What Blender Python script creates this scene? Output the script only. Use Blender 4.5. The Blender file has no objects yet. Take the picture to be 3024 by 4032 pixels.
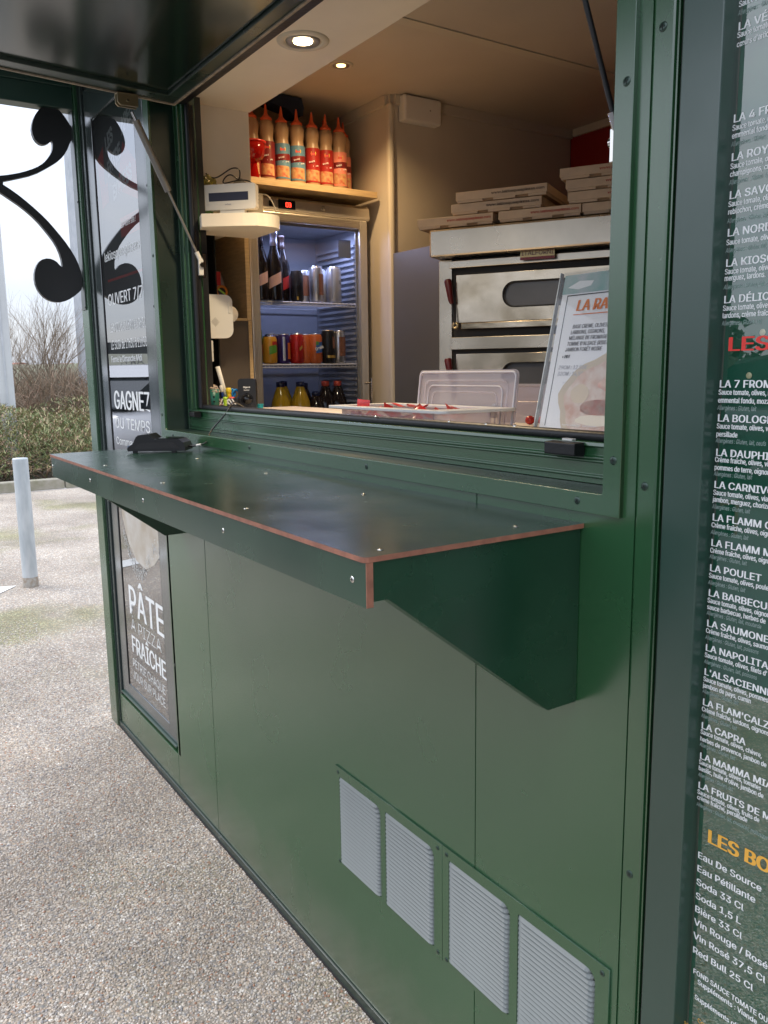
import bpy, bmesh, math, random
import numpy as np
from mathutils import Matrix, Vector, Euler
D = bpy.data
sc = bpy.context.scene
col = sc.collection
PI = math.pi
R = math.radians
rnd = random.Random(7)

# ------------------------------------------------------------------ camera
cam = D.cameras.new('camera'); cam.sensor_fit = 'VERTICAL'; cam.sensor_height = 24.0
cam.lens = 24.0 * 3285.9 / 4032.0; cam.clip_start = 0.02; cam.clip_end = 900
co = D.objects.new('camera', cam); col.objects.link(co)
co.matrix_world = Matrix(((0.554300, -0.131392, 0.821881, 1.127081), (0.832207, 0.103579, -0.544705, -0.841188), (-0.013560, 0.985905, 0.166759, 1.362547), (0.000000, 0.000000, 0.000000, 1.000000)))
sc.camera = co

# ------------------------------------------------------------------ world, sun, exposure
SUN_EL, SUN_AZ = R(48), R(235)
w = D.worlds.new('World'); sc.world = w; w.use_nodes = True
nt = w.node_tree; nt.nodes.clear()
N = nt.nodes.new; Lk = nt.links.new
out = N('ShaderNodeOutputWorld'); bg = N('ShaderNodeBackground'); bg.inputs[1].default_value = 1.0
sky = N('ShaderNodeTexSky'); sky.sky_type = 'NISHITA'; sky.sun_disc = False
sky.sun_elevation = SUN_EL; sky.sun_rotation = SUN_AZ
bg.inputs[1].default_value = 0.10
Lk(sky.outputs[0], bg.inputs[0])
bg2 = N('ShaderNodeBackground'); bg2.inputs[1].default_value = 1.0
tc = N('ShaderNodeTexCoord'); mp = N('ShaderNodeMapping'); mp.inputs['Scale'].default_value = (1.2, 1.2, 3.2)
nz = N('ShaderNodeTexNoise'); nz.inputs['Scale'].default_value = 2.2; nz.inputs['Detail'].default_value = 5; nz.inputs['Roughness'].default_value = 0.5
cr = N('ShaderNodeValToRGB'); cr.color_ramp.elements[0].position = 0.32; cr.color_ramp.elements[1].position = 0.66
cr.color_ramp.elements[0].color = (0.66, 0.76, 0.97, 1); cr.color_ramp.elements[1].color = (0.96, 0.97, 1.02, 1)
Lk(tc.outputs['Generated'], mp.inputs[0]); Lk(mp.outputs[0], nz.inputs[0]); Lk(nz.outputs[0], cr.inputs[0]); 
sx_ = N('ShaderNodeSeparateXYZ'); Lk(tc.outputs['Generated'], sx_.inputs[0])
gr = N('ShaderNodeMapRange'); gr.inputs[1].default_value = 0.0; gr.inputs[2].default_value = 1.0; gr.inputs[3].default_value = 0.46; gr.inputs[4].default_value = 1.75
Lk(sx_.outputs['Z'], gr.inputs[0]); Lk(gr.outputs[0], bg2.inputs[1]); Lk(cr.outputs[0], bg2.inputs[0])
mx = N('ShaderNodeMixShader'); mx.inputs[0].default_value = 0.86
Lk(bg.outputs[0], mx.inputs[1]); Lk(bg2.outputs[0], mx.inputs[2]); Lk(mx.outputs[0], out.inputs[0])
sl = D.lights.new('sun', 'SUN'); sl.energy = 0.8; sl.angle = R(20); sl.color = (1, 0.96, 0.9)
so = D.objects.new('sun', sl); col.objects.link(so); so.location = (0, 0, 8)
sd = Vector((math.sin(SUN_AZ) * math.cos(SUN_EL), math.cos(SUN_AZ) * math.cos(SUN_EL), math.sin(SUN_EL)))
so.rotation_euler = sd.to_track_quat('Z', 'Y').to_euler()
sc.view_settings.view_transform = 'Standard'; sc.view_settings.look = 'None'
sc.view_settings.exposure = 0.95; sc.view_settings.gamma = 1.0
sc.view_settings.use_curve_mapping = False

# ------------------------------------------------------------------ helpers
def mat(name, c, rough=0.5, metal=0.0, ior=1.5, noise=0.0, nscale=20.0, bump=0.0, bscale=200.0, c2=None, trans=0.0, emis=None, estr=0.0,
        alpha=1.0, coat=0.0, rvar=0.0, stretch=None):
    m = D.materials.new(name); m.use_nodes = True
    t = m.node_tree; b = t.nodes['Principled BSDF']
    b.inputs['Base Color'].default_value = (*c, 1); b.inputs['Roughness'].default_value = rough
    b.inputs['Metallic'].default_value = metal; b.inputs['IOR'].default_value = ior
    b.inputs['Transmission Weight'].default_value = trans; b.inputs['Alpha'].default_value = alpha
    b.inputs['Coat Weight'].default_value = coat; b.inputs['Coat Roughness'].default_value = 0.05
    if emis: b.inputs['Emission Color'].default_value = (*emis, 1); b.inputs['Emission Strength'].default_value = estr
    if noise or c2 or bump or rvar:
        tcn = t.nodes.new('ShaderNodeTexCoord'); mpn = t.nodes.new('ShaderNodeMapping')
        if stretch: mpn.inputs['Scale'].default_value = stretch
        t.links.new(tcn.outputs['Object'], mpn.inputs[0])
        n = t.nodes.new('ShaderNodeTexNoise'); n.inputs['Scale'].default_value = nscale; n.inputs['Detail'].default_value = 6
        t.links.new(mpn.outputs[0], n.inputs[0])
        if noise or c2:
            r = t.nodes.new('ShaderNodeValToRGB'); r.color_ramp.elements[0].position = 0.35; r.color_ramp.elements[1].position = 0.65
            a = c2 or tuple(x * (1 + noise) for x in c); bb = c if c2 else tuple(x * (1 - noise) for x in c)
            r.color_ramp.elements[0].color = (*bb, 1); r.color_ramp.elements[1].color = (*a, 1)
            t.links.new(n.outputs[0], r.inputs[0]); t.links.new(r.outputs[0], b.inputs['Base Color'])
        if rvar:
            mr = t.nodes.new('ShaderNodeMapRange'); mr.inputs[1].default_value = 0.3; mr.inputs[2].default_value = 0.7
            mr.inputs[3].default_value = rough - rvar; mr.inputs[4].default_value = rough + rvar
            t.links.new(n.outputs[0], mr.inputs[0]); t.links.new(mr.outputs[0], b.inputs['Roughness'])
        if bump:
            n2 = t.nodes.new('ShaderNodeTexNoise'); n2.inputs['Scale'].default_value = bscale; n2.inputs['Detail'].default_value = 3
            t.links.new(mpn.outputs[0], n2.inputs[0])
            bp = t.nodes.new('ShaderNodeBump'); bp.inputs['Strength'].default_value = bump; bp.inputs['Distance'].default_value = 0.002
            t.links.new(n2.outputs[0], bp.inputs['Height']); t.links.new(bp.outputs[0], b.inputs['Normal'])
    return m

def glassmat(name, tint=(1, 1, 1), ior=1.5, rough=0.0, haze=0.0, hazec=(0.8, 0.8, 0.85), fmin=0.0):
    """thin sheet: straight-through transmission plus a Fresnel reflection, optional milky diffuse share"""
    m = D.materials.new(name); m.use_nodes = True; t = m.node_tree; t.nodes.clear()
    o = t.nodes.new('ShaderNodeOutputMaterial'); tr = t.nodes.new('ShaderNodeBsdfTransparent'); tr.inputs[0].default_value = (*tint, 1)
    gl = t.nodes.new('ShaderNodeBsdfGlossy'); gl.inputs['Roughness'].default_value = rough
    fr = t.nodes.new('ShaderNodeFresnel'); fr.inputs[0].default_value = ior
    mxs = t.nodes.new('ShaderNodeMixShader'); base = tr
    if haze:
        df = t.nodes.new('ShaderNodeBsdfTranslucent'); df.inputs[0].default_value = (*hazec, 1)
        d2 = t.nodes.new('ShaderNodeBsdfDiffuse'); d2.inputs[0].default_value = (*hazec, 1)
        a = t.nodes.new('ShaderNodeMixShader'); a.inputs[0].default_value = 0.5
        t.links.new(df.outputs[0], a.inputs[1]); t.links.new(d2.outputs[0], a.inputs[2])
        h = t.nodes.new('ShaderNodeMixShader'); h.inputs[0].default_value = haze
        t.links.new(tr.outputs[0], h.inputs[1]); t.links.new(a.outputs[0], h.inputs[2]); base = h
    ge = t.nodes.new('ShaderNodeNewGeometry'); sb = t.nodes.new('ShaderNodeMath'); sb.operation = 'SUBTRACT'; sb.inputs[0].default_value = 1.0
    mu = t.nodes.new('ShaderNodeMath'); mu.operation = 'MULTIPLY'; t.links.new(ge.outputs['Backfacing'], sb.inputs[1]); t.links.new(sb.outputs[0], mu.inputs[0]); mxx = t.nodes.new('ShaderNodeMath'); mxx.operation = 'MAXIMUM'; mxx.inputs[1].default_value = fmin; t.links.new(fr.outputs[0], mxx.inputs[0]); t.links.new(mxx.outputs[0], mu.inputs[1])
    t.links.new(mu.outputs[0], mxs.inputs[0]); t.links.new(base.outputs[0], mxs.inputs[1]); t.links.new(gl.outputs[0], mxs.inputs[2])
    t.links.new(mxs.outputs[0], o.inputs[0])
    return m

class MB:
    def __init__(s): s.v = []; s.f = []; s.m = []; s.s = []
    def add(s, vs, fs, m=0, smooth=False):
        k = len(s.v); s.v += [tuple(p) for p in vs]
        for f in fs: s.f.append([i + k for i in f]); s.m.append(m); s.s.append(smooth)
        return s
    def box(s, x0, x1, y0, y1, z0, z1, m=0, T=None):
        vs = [Vector((x, y, z)) for x in (x0, x1) for y in (y0, y1) for z in (z0, z1)]
        if T is not None: vs = [T @ p for p in vs]
        return s.add(vs, [(0, 1, 3, 2), (4, 6, 7, 5), (0, 4, 5, 1), (2, 3, 7, 6), (0, 2, 6, 4), (1, 5, 7, 3)], m)
    def tube(s, pts, r, seg=8, m=0, cap=True, smooth=True):
        pts = [Vector(p) for p in pts]; n = len(pts); rs = r if isinstance(r, (list, tuple)) else [r] * n
        vs = []; a = None
        for i, p in enumerate(pts):
            d = (pts[min(i + 1, n - 1)] - pts[max(i - 1, 0)]).normalized()
            if a is None: a = d.orthogonal().normalized()
            else: a = (a - d * a.dot(d)).normalized() if (a - d * a.dot(d)).length > 1e-6 else d.orthogonal().normalized()
            b = d.cross(a)
            vs += [p + (a * math.cos(2 * PI * k / seg) + b * math.sin(2 * PI * k / seg)) * rs[i] for k in range(seg)]
        fs = [(i * seg + k, i * seg + (k + 1) % seg, (i + 1) * seg + (k + 1) % seg, (i + 1) * seg + k) for i in range(n - 1) for k in range(seg)]
        s.add(vs, fs, m, smooth)
        if cap: s.add(vs[:seg], [tuple(range(seg))[::-1]], m); s.add(vs[-seg:], [tuple(range(seg))], m)
        return s
    def lathe(s, prof, c=(0, 0, 0), seg=20, m=0, smooth=True, T=None):
        vs = [Vector((c[0] + r * math.cos(2 * PI * k / seg), c[1] + r * math.sin(2 * PI * k / seg), c[2] + z)) for r, z in prof for k in range(seg)]
        if T is not None: vs = [T @ p for p in vs]
        n = len(prof)
        return s.add(vs, [(i * seg + k, i * seg + (k + 1) % seg, (i + 1) * seg + (k + 1) % seg, (i + 1) * seg + k) for i in range(n - 1) for k in range(seg)], m, smooth)
    def arc(s, r, z0, z1, a0, a1, c=(0, 0, 0), skew=0.0, m=0, seg=8):
        seg = max(4, int((a1 - a0) / 7.5)); r = r + .0006
        vs = []
        for k in range(seg + 1):
            a = R(a0 + (a1 - a0) * k / seg); dz = skew * k / seg
            for z in (z0, z1): vs.append((c[0] + r * math.cos(a), c[1] + r * math.sin(a), c[2] + z + dz))
        return s.add(vs, [(2 * k, 2 * k + 2, 2 * k + 3, 2 * k + 1) for k in range(seg)], m, True)
    def prism(s, poly, ax, a, b, m=0, smooth=False):
        """poly = 2D points in the other two axes (in axis order), extruded from a to b"""
        def P(p, h): return {'x': (h, p[0], p[1]), 'y': (p[0], h, p[1]), 'z': (p[0], p[1], h)}[ax]
        n = len(poly); vs = [P(p, a) for p in poly] + [P(p, b) for p in poly]
        s.add(vs, [(i, (i + 1) % n, n + (i + 1) % n, n + i) for i in range(n)], m, smooth)
        s.add(vs, [tuple(range(n))[::-1], tuple(range(n, 2 * n))], m)
        return s
    def build(s, name, mats, parent=None, bevel=0.0, seg=2):
        me = D.meshes.new(name); me.from_pydata(s.v, [], s.f); 
        for m in (mats if isinstance(mats, (list, tuple)) else [mats]): me.materials.append(m)
        me.polygons.foreach_set('material_index', s.m); me.polygons.foreach_set('use_smooth', s.s)
        bm = bmesh.new(); bm.from_mesh(me); bmesh.ops.recalc_face_normals(bm, faces=bm.faces); bm.to_mesh(me); bm.free()
        o = D.objects.new(name, me); col.objects.link(o); o.parent = parent
        if bevel:
            b = o.modifiers.new('bevel', 'BEVEL'); b.width = bevel; b.segments = seg; b.limit_method = 'ANGLE'; b.angle_limit = R(40)
        return o

def thing(name, label, cat, loc=(0, 0, 0), rz=0.0, group=None):
    o = D.objects.new(name, None); col.objects.link(o); o.empty_display_size = 0.1
    o.location = loc; o.rotation_euler = (0, 0, rz); o['label'] = label; o['category'] = cat
    if group: o['group'] = group
    return o
def tag(o, label, cat, group=None, kind=None):
    if label: o['label'] = label
    if cat: o['category'] = cat
    if group: o['group'] = group
    if kind: o['kind'] = kind
    return o
def struct(o): o['kind'] = 'structure'; return o
def stuff(o): o['kind'] = 'stuff'; return o
def dup(root, loc, rz, label):
    r = root.copy(); col.objects.link(r); r.location = loc; r.rotation_euler = (0, 0, rz); r['label'] = label
    def rec(a, b):
        for ch in list(a.children):
            c = ch.copy(); col.objects.link(c); c.parent = b; rec(ch, c)
    rec(root, r); return r

def curve_mesh(cu, name, m, parent, loc=(0, 0, 0), rot=(0, 0, 0)):
    o = D.objects.new(name, cu); col.objects.link(o)
    dg = bpy.context.evaluated_depsgraph_get(); dg.update()
    me = D.meshes.new_from_object(o.evaluated_get(dg)); me.name = name
    D.objects.remove(o, do_unlink=True); D.curves.remove(cu)
    me.materials.clear(); me.materials.append(m)
    n = D.objects.new(name, me); col.objects.link(n); n.parent = parent; n.location = loc; n.rotation_euler = rot
    return n
import os
_fp = os.path.join(bpy.utils.resource_path('LOCAL'), 'datafiles', 'fonts', 'Inter.woff2')   # the interface font that ships inside Blender
try: SANS = D.fonts.load(_fp) if os.path.exists(_fp) else None
except Exception: SANS = None
_fc = {}
def fdim(s, shear=0.0):
    k = (s, shear)
    if k not in _fc:
        cu = D.curves.new('t', 'FONT'); cu.body = s; cu.size = 1
        if SANS: cu.font = SANS
        o = D.objects.new('t', cu); col.objects.link(o); me = o.to_mesh(); xs = [v.co.x for v in me.vertices]; ys = [v.co.y for v in me.vertices]
        _fc[k] = (max(xs) - min(xs), max(ys)); o.to_mesh_clear(); D.objects.remove(o, do_unlink=True); D.curves.remove(cu)
    return _fc[k]
def fit(s, width, cap):
    size = cap / fdim('H')[1]; return size, width / (fdim(s)[0] * size)
def ft(x, z, s, width, cap, bold=0.0, shear=0.0):
    size, sx = fit(s, width, cap); return (x, z, s, size, bold, sx, shear)
def text(s, size, m, parent, loc, rot=(PI / 2, 0, 0), bold=0.0, sx=1.0, shear=0.0, name='lettering', ext=0.0002, align='LEFT', spacing=1.0):
    cu = D.curves.new('t', 'FONT'); cu.font = SANS or cu.font; cu.body = s; cu.size = size; cu.offset = bold; cu.shear = shear; cu.extrude = ext; cu.align_x = align
    cu.resolution_u = 4; cu.space_character = spacing
    o = curve_mesh(cu, name, m, parent, loc, rot); o.scale = (sx, 1, 1); return o
def text_lines(items, m, parent, rot=(PI / 2, 0, 0), name='lettering', loc=(0, 0, 0)):
    """items: (x, z, string, size, bold, sx, shear); joins all lines in one flat printed mesh"""
    vs = []; fs = []
    for (x, z, s, size, bold, sx, shear) in items:
        cu = D.curves.new('t', 'FONT'); cu.font = SANS or cu.font; cu.body = s; cu.size = size; cu.offset = min(bold, 0); cu.shear = shear; cu.resolution_u = 1 if size < .02 else 4; cu.fill_mode = 'FRONT' if hasattr(cu, 'fill_mode') else cu.fill_mode
        o = D.objects.new('t', cu); col.objects.link(o)
        me = o.to_mesh()
        for q, dx in enumerate((0, -bold, bold, -bold * .5, bold * .5) if bold > 0 else (0,)):
            k = len(vs)
            vs += [(x + v.co.x * sx + dx, z + v.co.y * (1 - (.012 if q else 0)), q * 2e-5) for v in me.vertices]; fs += [[i + k for i in p.vertices] for p in me.polygons]
        o.to_mesh_clear(); D.objects.remove(o, do_unlink=True); D.curves.remove(cu)
    me = D.meshes.new(name); me.from_pydata(vs, [], fs); me.materials.append(m)
    o = D.objects.new(name, me); col.objects.link(o); o.parent = parent; o.rotation_euler = rot; o.location = loc
    return o
def holed(outer, holes, depth, name, m, parent, loc, rot=(PI / 2, 0, 0), bev=0.0):
    cu = D.curves.new('p', 'CURVE'); cu.dimensions = '2D'; cu.fill_mode = 'BOTH'; cu.extrude = depth / 2; cu.bevel_depth = bev
    for lp in [outer] + holes:
        sp = cu.splines.new('POLY'); sp.points.add(len(lp) - 1); sp.use_cyclic_u = True
        for i, p in enumerate(lp): sp.points[i].co = (p[0], p[1], 0, 1)
    return curve_mesh(cu, name, m, parent, loc, rot)
def rrect(x0, x1, z0, z1, r, n=5):
    rr = r if isinstance(r, (list, tuple)) else (r,) * 4
    pts = []
    for (cx, cz, a0, q) in ((x1, z1, 0, rr[0]), (x0, z1, 90, rr[1]), (x0, z0, 180, rr[2]), (x1, z0, 270, rr[3])):
        sx = -1 if cx == x1 else 1; sz = -1 if cz == z1 else 1
        for k in range(n + 1):
            a = R(a0 + 90 * k / n); pts.append((cx + sx * q + q * math.cos(a), cz + sz * q + q * math.sin(a)))
    return pts
def rect(x0, x1, z0, z1): return [(x0, z0), (x1, z0), (x1, z1), (x0, z1)]
# ------------------------------------------------------------------ materials
def green_paint():
    m = D.materials.new('green_satin_paint'); m.use_nodes = True; t = m.node_tree; b = t.nodes['Principled BSDF']
    n = t.nodes.new; L = t.links.new
    tcn = n('ShaderNodeTexCoord')
    n1 = n('ShaderNodeTexNoise'); n1.inputs['Scale'].default_value = 1.6; n1.inputs['Detail'].default_value = 5
    L(tcn.outputs['Object'], n1.inputs[0])
    r = n('ShaderNodeValToRGB'); r.color_ramp.elements[0].position = 0.3; r.color_ramp.elements[1].position = 0.7
    r.color_ramp.elements[0].color = (0.014, 0.074, 0.025, 1); r.color_ramp.elements[1].color = (0.018, 0.086, 0.029, 1)
    L(n1.outputs[0], r.inputs[0])
    # dust specks: sparse small voronoi dots, more of them low down
    vo = n('ShaderNodeTexVoronoi'); vo.inputs['Scale'].default_value = 26; vo.inputs['Randomness'].default_value = 1
    L(tcn.outputs['Object'], vo.inputs[0])
    lt = n('ShaderNodeMapRange'); lt.inputs[1].default_value = 0.045; lt.inputs[2].default_value = 0.02; L(vo.outputs['Distance'], lt.inputs[0])
    sep = n('ShaderNodeSeparateColor'); L(vo.outputs['Color'], sep.inputs[0])
    gt = n('ShaderNodeMath'); gt.operation = 'GREATER_THAN'; gt.inputs[1].default_value = 0.72; L(sep.outputs[0], gt.inputs[0])
    mu = n('ShaderNodeMath'); mu.operation = 'MULTIPLY'; L(lt.outputs[0], mu.inputs[0]); L(gt.outputs[0], mu.inputs[1])
    mu2 = n('ShaderNodeMath'); mu2.operation = 'MULTIPLY'; mu2.inputs[1].default_value = 0.35; L(mu.outputs[0], mu2.inputs[0])
    # faint drips and wipe marks
    mp = n('ShaderNodeMapping'); mp.inputs['Scale'].default_value = (14, 14, 2.2); L(tcn.outputs['Object'], mp.inputs[0])
    n3 = n('ShaderNodeTexNoise'); n3.inputs['Scale'].default_value = 2.0; n3.inputs['Detail'].default_value = 8; n3.inputs['Roughness'].default_value = 0.7; L(mp.outputs[0], n3.inputs[0])
    m3 = n('ShaderNodeMapRange'); m3.inputs[1].default_value = 0.66; m3.inputs[2].default_value = 0.80; m3.inputs[4].default_value = 0.16; L(n3.outputs[0], m3.inputs[0])
    mxm = n('ShaderNodeMath'); mxm.operation = 'MAXIMUM'; L(mu2.outputs[0], mxm.inputs[0]); L(m3.outputs[0], mxm.inputs[1])
    mc = n('ShaderNodeMix'); mc.data_type = 'RGBA'; L(mxm.outputs[0], mc.inputs['Factor']); L(r.outputs[0], mc.inputs[6]); mc.inputs[7].default_value = (0.30, 0.36, 0.31, 1)
    geo = n('ShaderNodeNewGeometry'); sz = n('ShaderNodeSeparateXYZ'); L(geo.outputs['Position'], sz.inputs[0])
    n5 = n('ShaderNodeTexNoise'); n5.inputs['Scale'].default_value = 9; n5.inputs['Detail'].default_value = 8; n5.inputs['Roughness'].default_value = 0.7; L(tcn.outputs['Object'], n5.inputs[0])
    ad = n('ShaderNodeMath'); ad.operation = 'MULTIPLY_ADD'; ad.inputs[1].default_value = -0.30; L(n5.outputs[0], ad.inputs[0]); L(sz.outputs['Z'], ad.inputs[2])
    gm = n('ShaderNodeMapRange'); gm.inputs[1].default_value = 0.06; gm.inputs[2].default_value = -0.13; gm.inputs[3].default_value = 0.0; gm.inputs[4].default_value = 0.42; L(ad.outputs[0], gm.inputs[0])
    mg = n('ShaderNodeMix'); mg.data_type = 'RGBA'; L(gm.outputs[0], mg.inputs['Factor']); L(mc.outputs[2], mg.inputs[6]); mg.inputs[7].default_value = (0.16, 0.145, 0.115, 1)
    L(mg.outputs[2], b.inputs['Base Color'])
    n2 = n('ShaderNodeTexNoise'); n2.inputs['Scale'].default_value = 5; n2.inputs['Detail'].default_value = 6; L(tcn.outputs['Object'], n2.inputs[0])
    mr = n('ShaderNodeMapRange'); mr.inputs[1].default_value = 0.3; mr.inputs[2].default_value = 0.7; mr.inputs[3].default_value = 0.22; mr.inputs[4].default_value = 0.29
    L(n2.outputs[0], mr.inputs[0]); L(mr.outputs[0], b.inputs['Roughness'])
    b.inputs['IOR'].default_value = 2.05
    n4 = n('ShaderNodeTexNoise'); n4.inputs['Scale'].default_value = 900; n4.inputs['Detail'].default_value = 1; L(tcn.outputs['Object'], n4.inputs[0])
    bp = n('ShaderNodeBump'); bp.inputs['Strength'].default_value = 0.06; bp.inputs['Distance'].default_value = 0.0004
    L(n4.outputs[0], bp.inputs['Height']); L(bp.outputs[0], b.inputs['Normal'])
    return m
GREEN = green_paint()
GDARK = mat('dark_green_and_shade', (0.010, 0.028, 0.020), 0.30, ior=1.9, rvar=0.05, nscale=8)  # plain dark green; on the hatch reveal it stands for reflected darkness
GPOST = mat('grey_green_post_paint', (0.011, 0.046, 0.032), 0.34, ior=1.9, rvar=0.06, nscale=6, bump=0.05, bscale=700)
GLAM = mat('glossy_green_laminate', (0.011, 0.038, 0.025), 0.24, ior=1.55, noise=0.15, nscale=9, rvar=0.05)
GLAM2 = mat('green_laminate_side', (0.007, 0.042, 0.020), 0.26, ior=1.8, noise=0.12, nscale=7, rvar=0.05)
COPPER = mat('brown_laminate_core', (0.30, 0.125, 0.080), 0.55, noise=0.18, nscale=60)
BLACKR = mat('black_rubber', (0.008, 0.008, 0.010), 0.42, bump=0.3, bscale=120)
BLACKM = mat('matt_black_metal', (0.010, 0.011, 0.013), 0.33, ior=1.7)
SEAM = mat('black_joint', (0.003, 0.004, 0.003), 0.8)
SASH = mat('grey_sash_paint', (0.040, 0.055, 0.055), 0.16, ior=2.7, rvar=0.04, nscale=5)
STEEL = mat('stainless_steel', (0.40, 0.35, 0.28), 0.27, metal=1.0, c2=(0.66, 0.60, 0.51), nscale=3.5, rvar=0.05, stretch=(1, 1, 1))  # pale and dark mottle puts streaky reflections into the colour
STEELD = mat('mottled_steel', (0.38, 0.31, 0.22), 0.20, metal=1.0, c2=(0.70, 0.62, 0.51), nscale=6, rvar=0.07, bump=0.9, bscale=6, stretch=(1, 1, 2))  # brownish hue, with pale mottle painted in for wavy reflections
ALU = mat('brushed_aluminium', (0.66, 0.63, 0.58), 0.36, metal=0.85, rvar=0.08, stretch=(1, 1, 30))
LOUV = mat('pale_grey_louvre_paint', (0.165, 0.185, 0.180), 0.38, metal=0.0, noise=0.04, nscale=12)
SCREW = mat('screw_green', (0.03, 0.06, 0.045), 0.25, metal=0.4, ior=1.7)
SCREWS = mat('screw_steel', (0.72, 0.70, 0.66), 0.25, metal=1.0)
TAN = mat('tan_gasket', (0.30, 0.25, 0.19), 0.6, noise=0.2, nscale=60)
STRUTG = mat('grey_strut_tube', (0.30, 0.28, 0.25), 0.35, metal=0.5)
CHROME = mat('chrome', (0.75, 0.73, 0.70), 0.10, metal=1.0)
BRASS = mat('brass_bracket', (0.42, 0.34, 0.20), 0.35, metal=0.9)
CREAM = mat('cream_wall_panel', (0.60, 0.545, 0.46), 0.42, noise=0.04, nscale=5)
WHITEL = mat('white_laminate', (0.84, 0.74, 0.60), 0.42, noise=0.03, nscale=6)
CEIL = mat('ceiling_panel', (0.58, 0.52, 0.44), 0.35, noise=0.04, nscale=4)
TRIMW = mat('cream_trim', (0.60, 0.55, 0.46), 0.35)
REDW = mat('red_wall', (0.30, 0.012, 0.010), 0.45)
GREYP = mat('grey_metal_side', (0.12, 0.118, 0.118), 0.40, metal=0.2, noise=0.06, nscale=3)
FLOORI = mat('grey_kiosk_floor', (0.16, 0.15, 0.14), 0.5, noise=0.1, nscale=10)
WOOD = mat('wood_edge', (0.52, 0.38, 0.21), 0.5, noise=0.12, nscale=20, stretch=(1, 1, 8))
BROWNP = mat('brown_grey_board', (0.10, 0.082, 0.068), 0.5, noise=0.08, nscale=12)
WPLA = mat('white_plastic', (0.74, 0.72, 0.68), 0.32)
BEIGEP = mat('beige_plastic', (0.52, 0.46, 0.36), 0.45)
BLKP = mat('black_plastic', (0.012, 0.012, 0.014), 0.35, bump=0.1, bscale=400)
BLKG = mat('black_gloss_plastic', (0.010, 0.010, 0.012), 0.12)
SCREEN = mat('dark_blue_lcd', (0.022, 0.024, 0.055), 0.4)
INKW = mat('white_print', (0.80, 0.82, 0.82), 0.5)
INKG = mat('grey_print', (0.30, 0.38, 0.36), 0.5)
INKR = mat('red_print', (0.72, 0.045, 0.035), 0.5)
INKY = mat('yellow_print', (0.80, 0.42, 0.06), 0.5)
INKK = mat('black_print', (0.02, 0.02, 0.02), 0.5)
INKO = mat('orange_print', (0.80, 0.22, 0.045), 0.5)
INKL = mat('light_grey_print', (0.42, 0.42, 0.46), 0.5)
PRINTG = mat('green_menu_print', (0.006, 0.120, 0.068), 0.45, noise=0.1, nscale=5)
PRINTD = mat('dark_grey_poster', (0.035, 0.037, 0.040), 0.4, c2=(0.055, 0.055, 0.056), nscale=7)
GLASS = glassmat('window_glass', (0.80, 0.82, 0.82), 2.9, 0.004, fmin=0.55)
GLASSM = glassmat('menu_glass', (0.92, 0.95, 0.93), 1.9, 0.004, fmin=0.22)
FLAPM = mat('glossy_flap_sheet', (0.006, 0.016, 0.011), 0.16, ior=1.75, noise=0.1, nscale=6)
GLASSF = glassmat('fridge_glass', (0.90, 0.92, 0.95), 1.50, 0.01)
PCARB = glassmat('clear_polycarbonate', (0.93, 0.93, 0.95), 1.5, 0.06, 0.38, (0.84, 0.80, 0.86))
ACRYL = glassmat('acrylic_sheet', (0.96, 0.97, 0.98), 1.5, 0.02, 0.04)
GALV = mat('galvanised_steel', (0.46, 0.49, 0.52), 0.48, metal=0.25, c2=(0.56, 0.58, 0.61), nscale=14, rvar=0.08, stretch=(1, 1, 0.4))
GALV2 = mat('weathered_zinc', (0.42, 0.46, 0.48), 0.55, metal=0.2, c2=(0.56, 0.59, 0.60), nscale=22, stretch=(1, 1, 0.25))
POLEW = mat('pale_grey_post_paint', (0.55, 0.57, 0.58), 0.4, noise=0.05, nscale=3)

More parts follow.
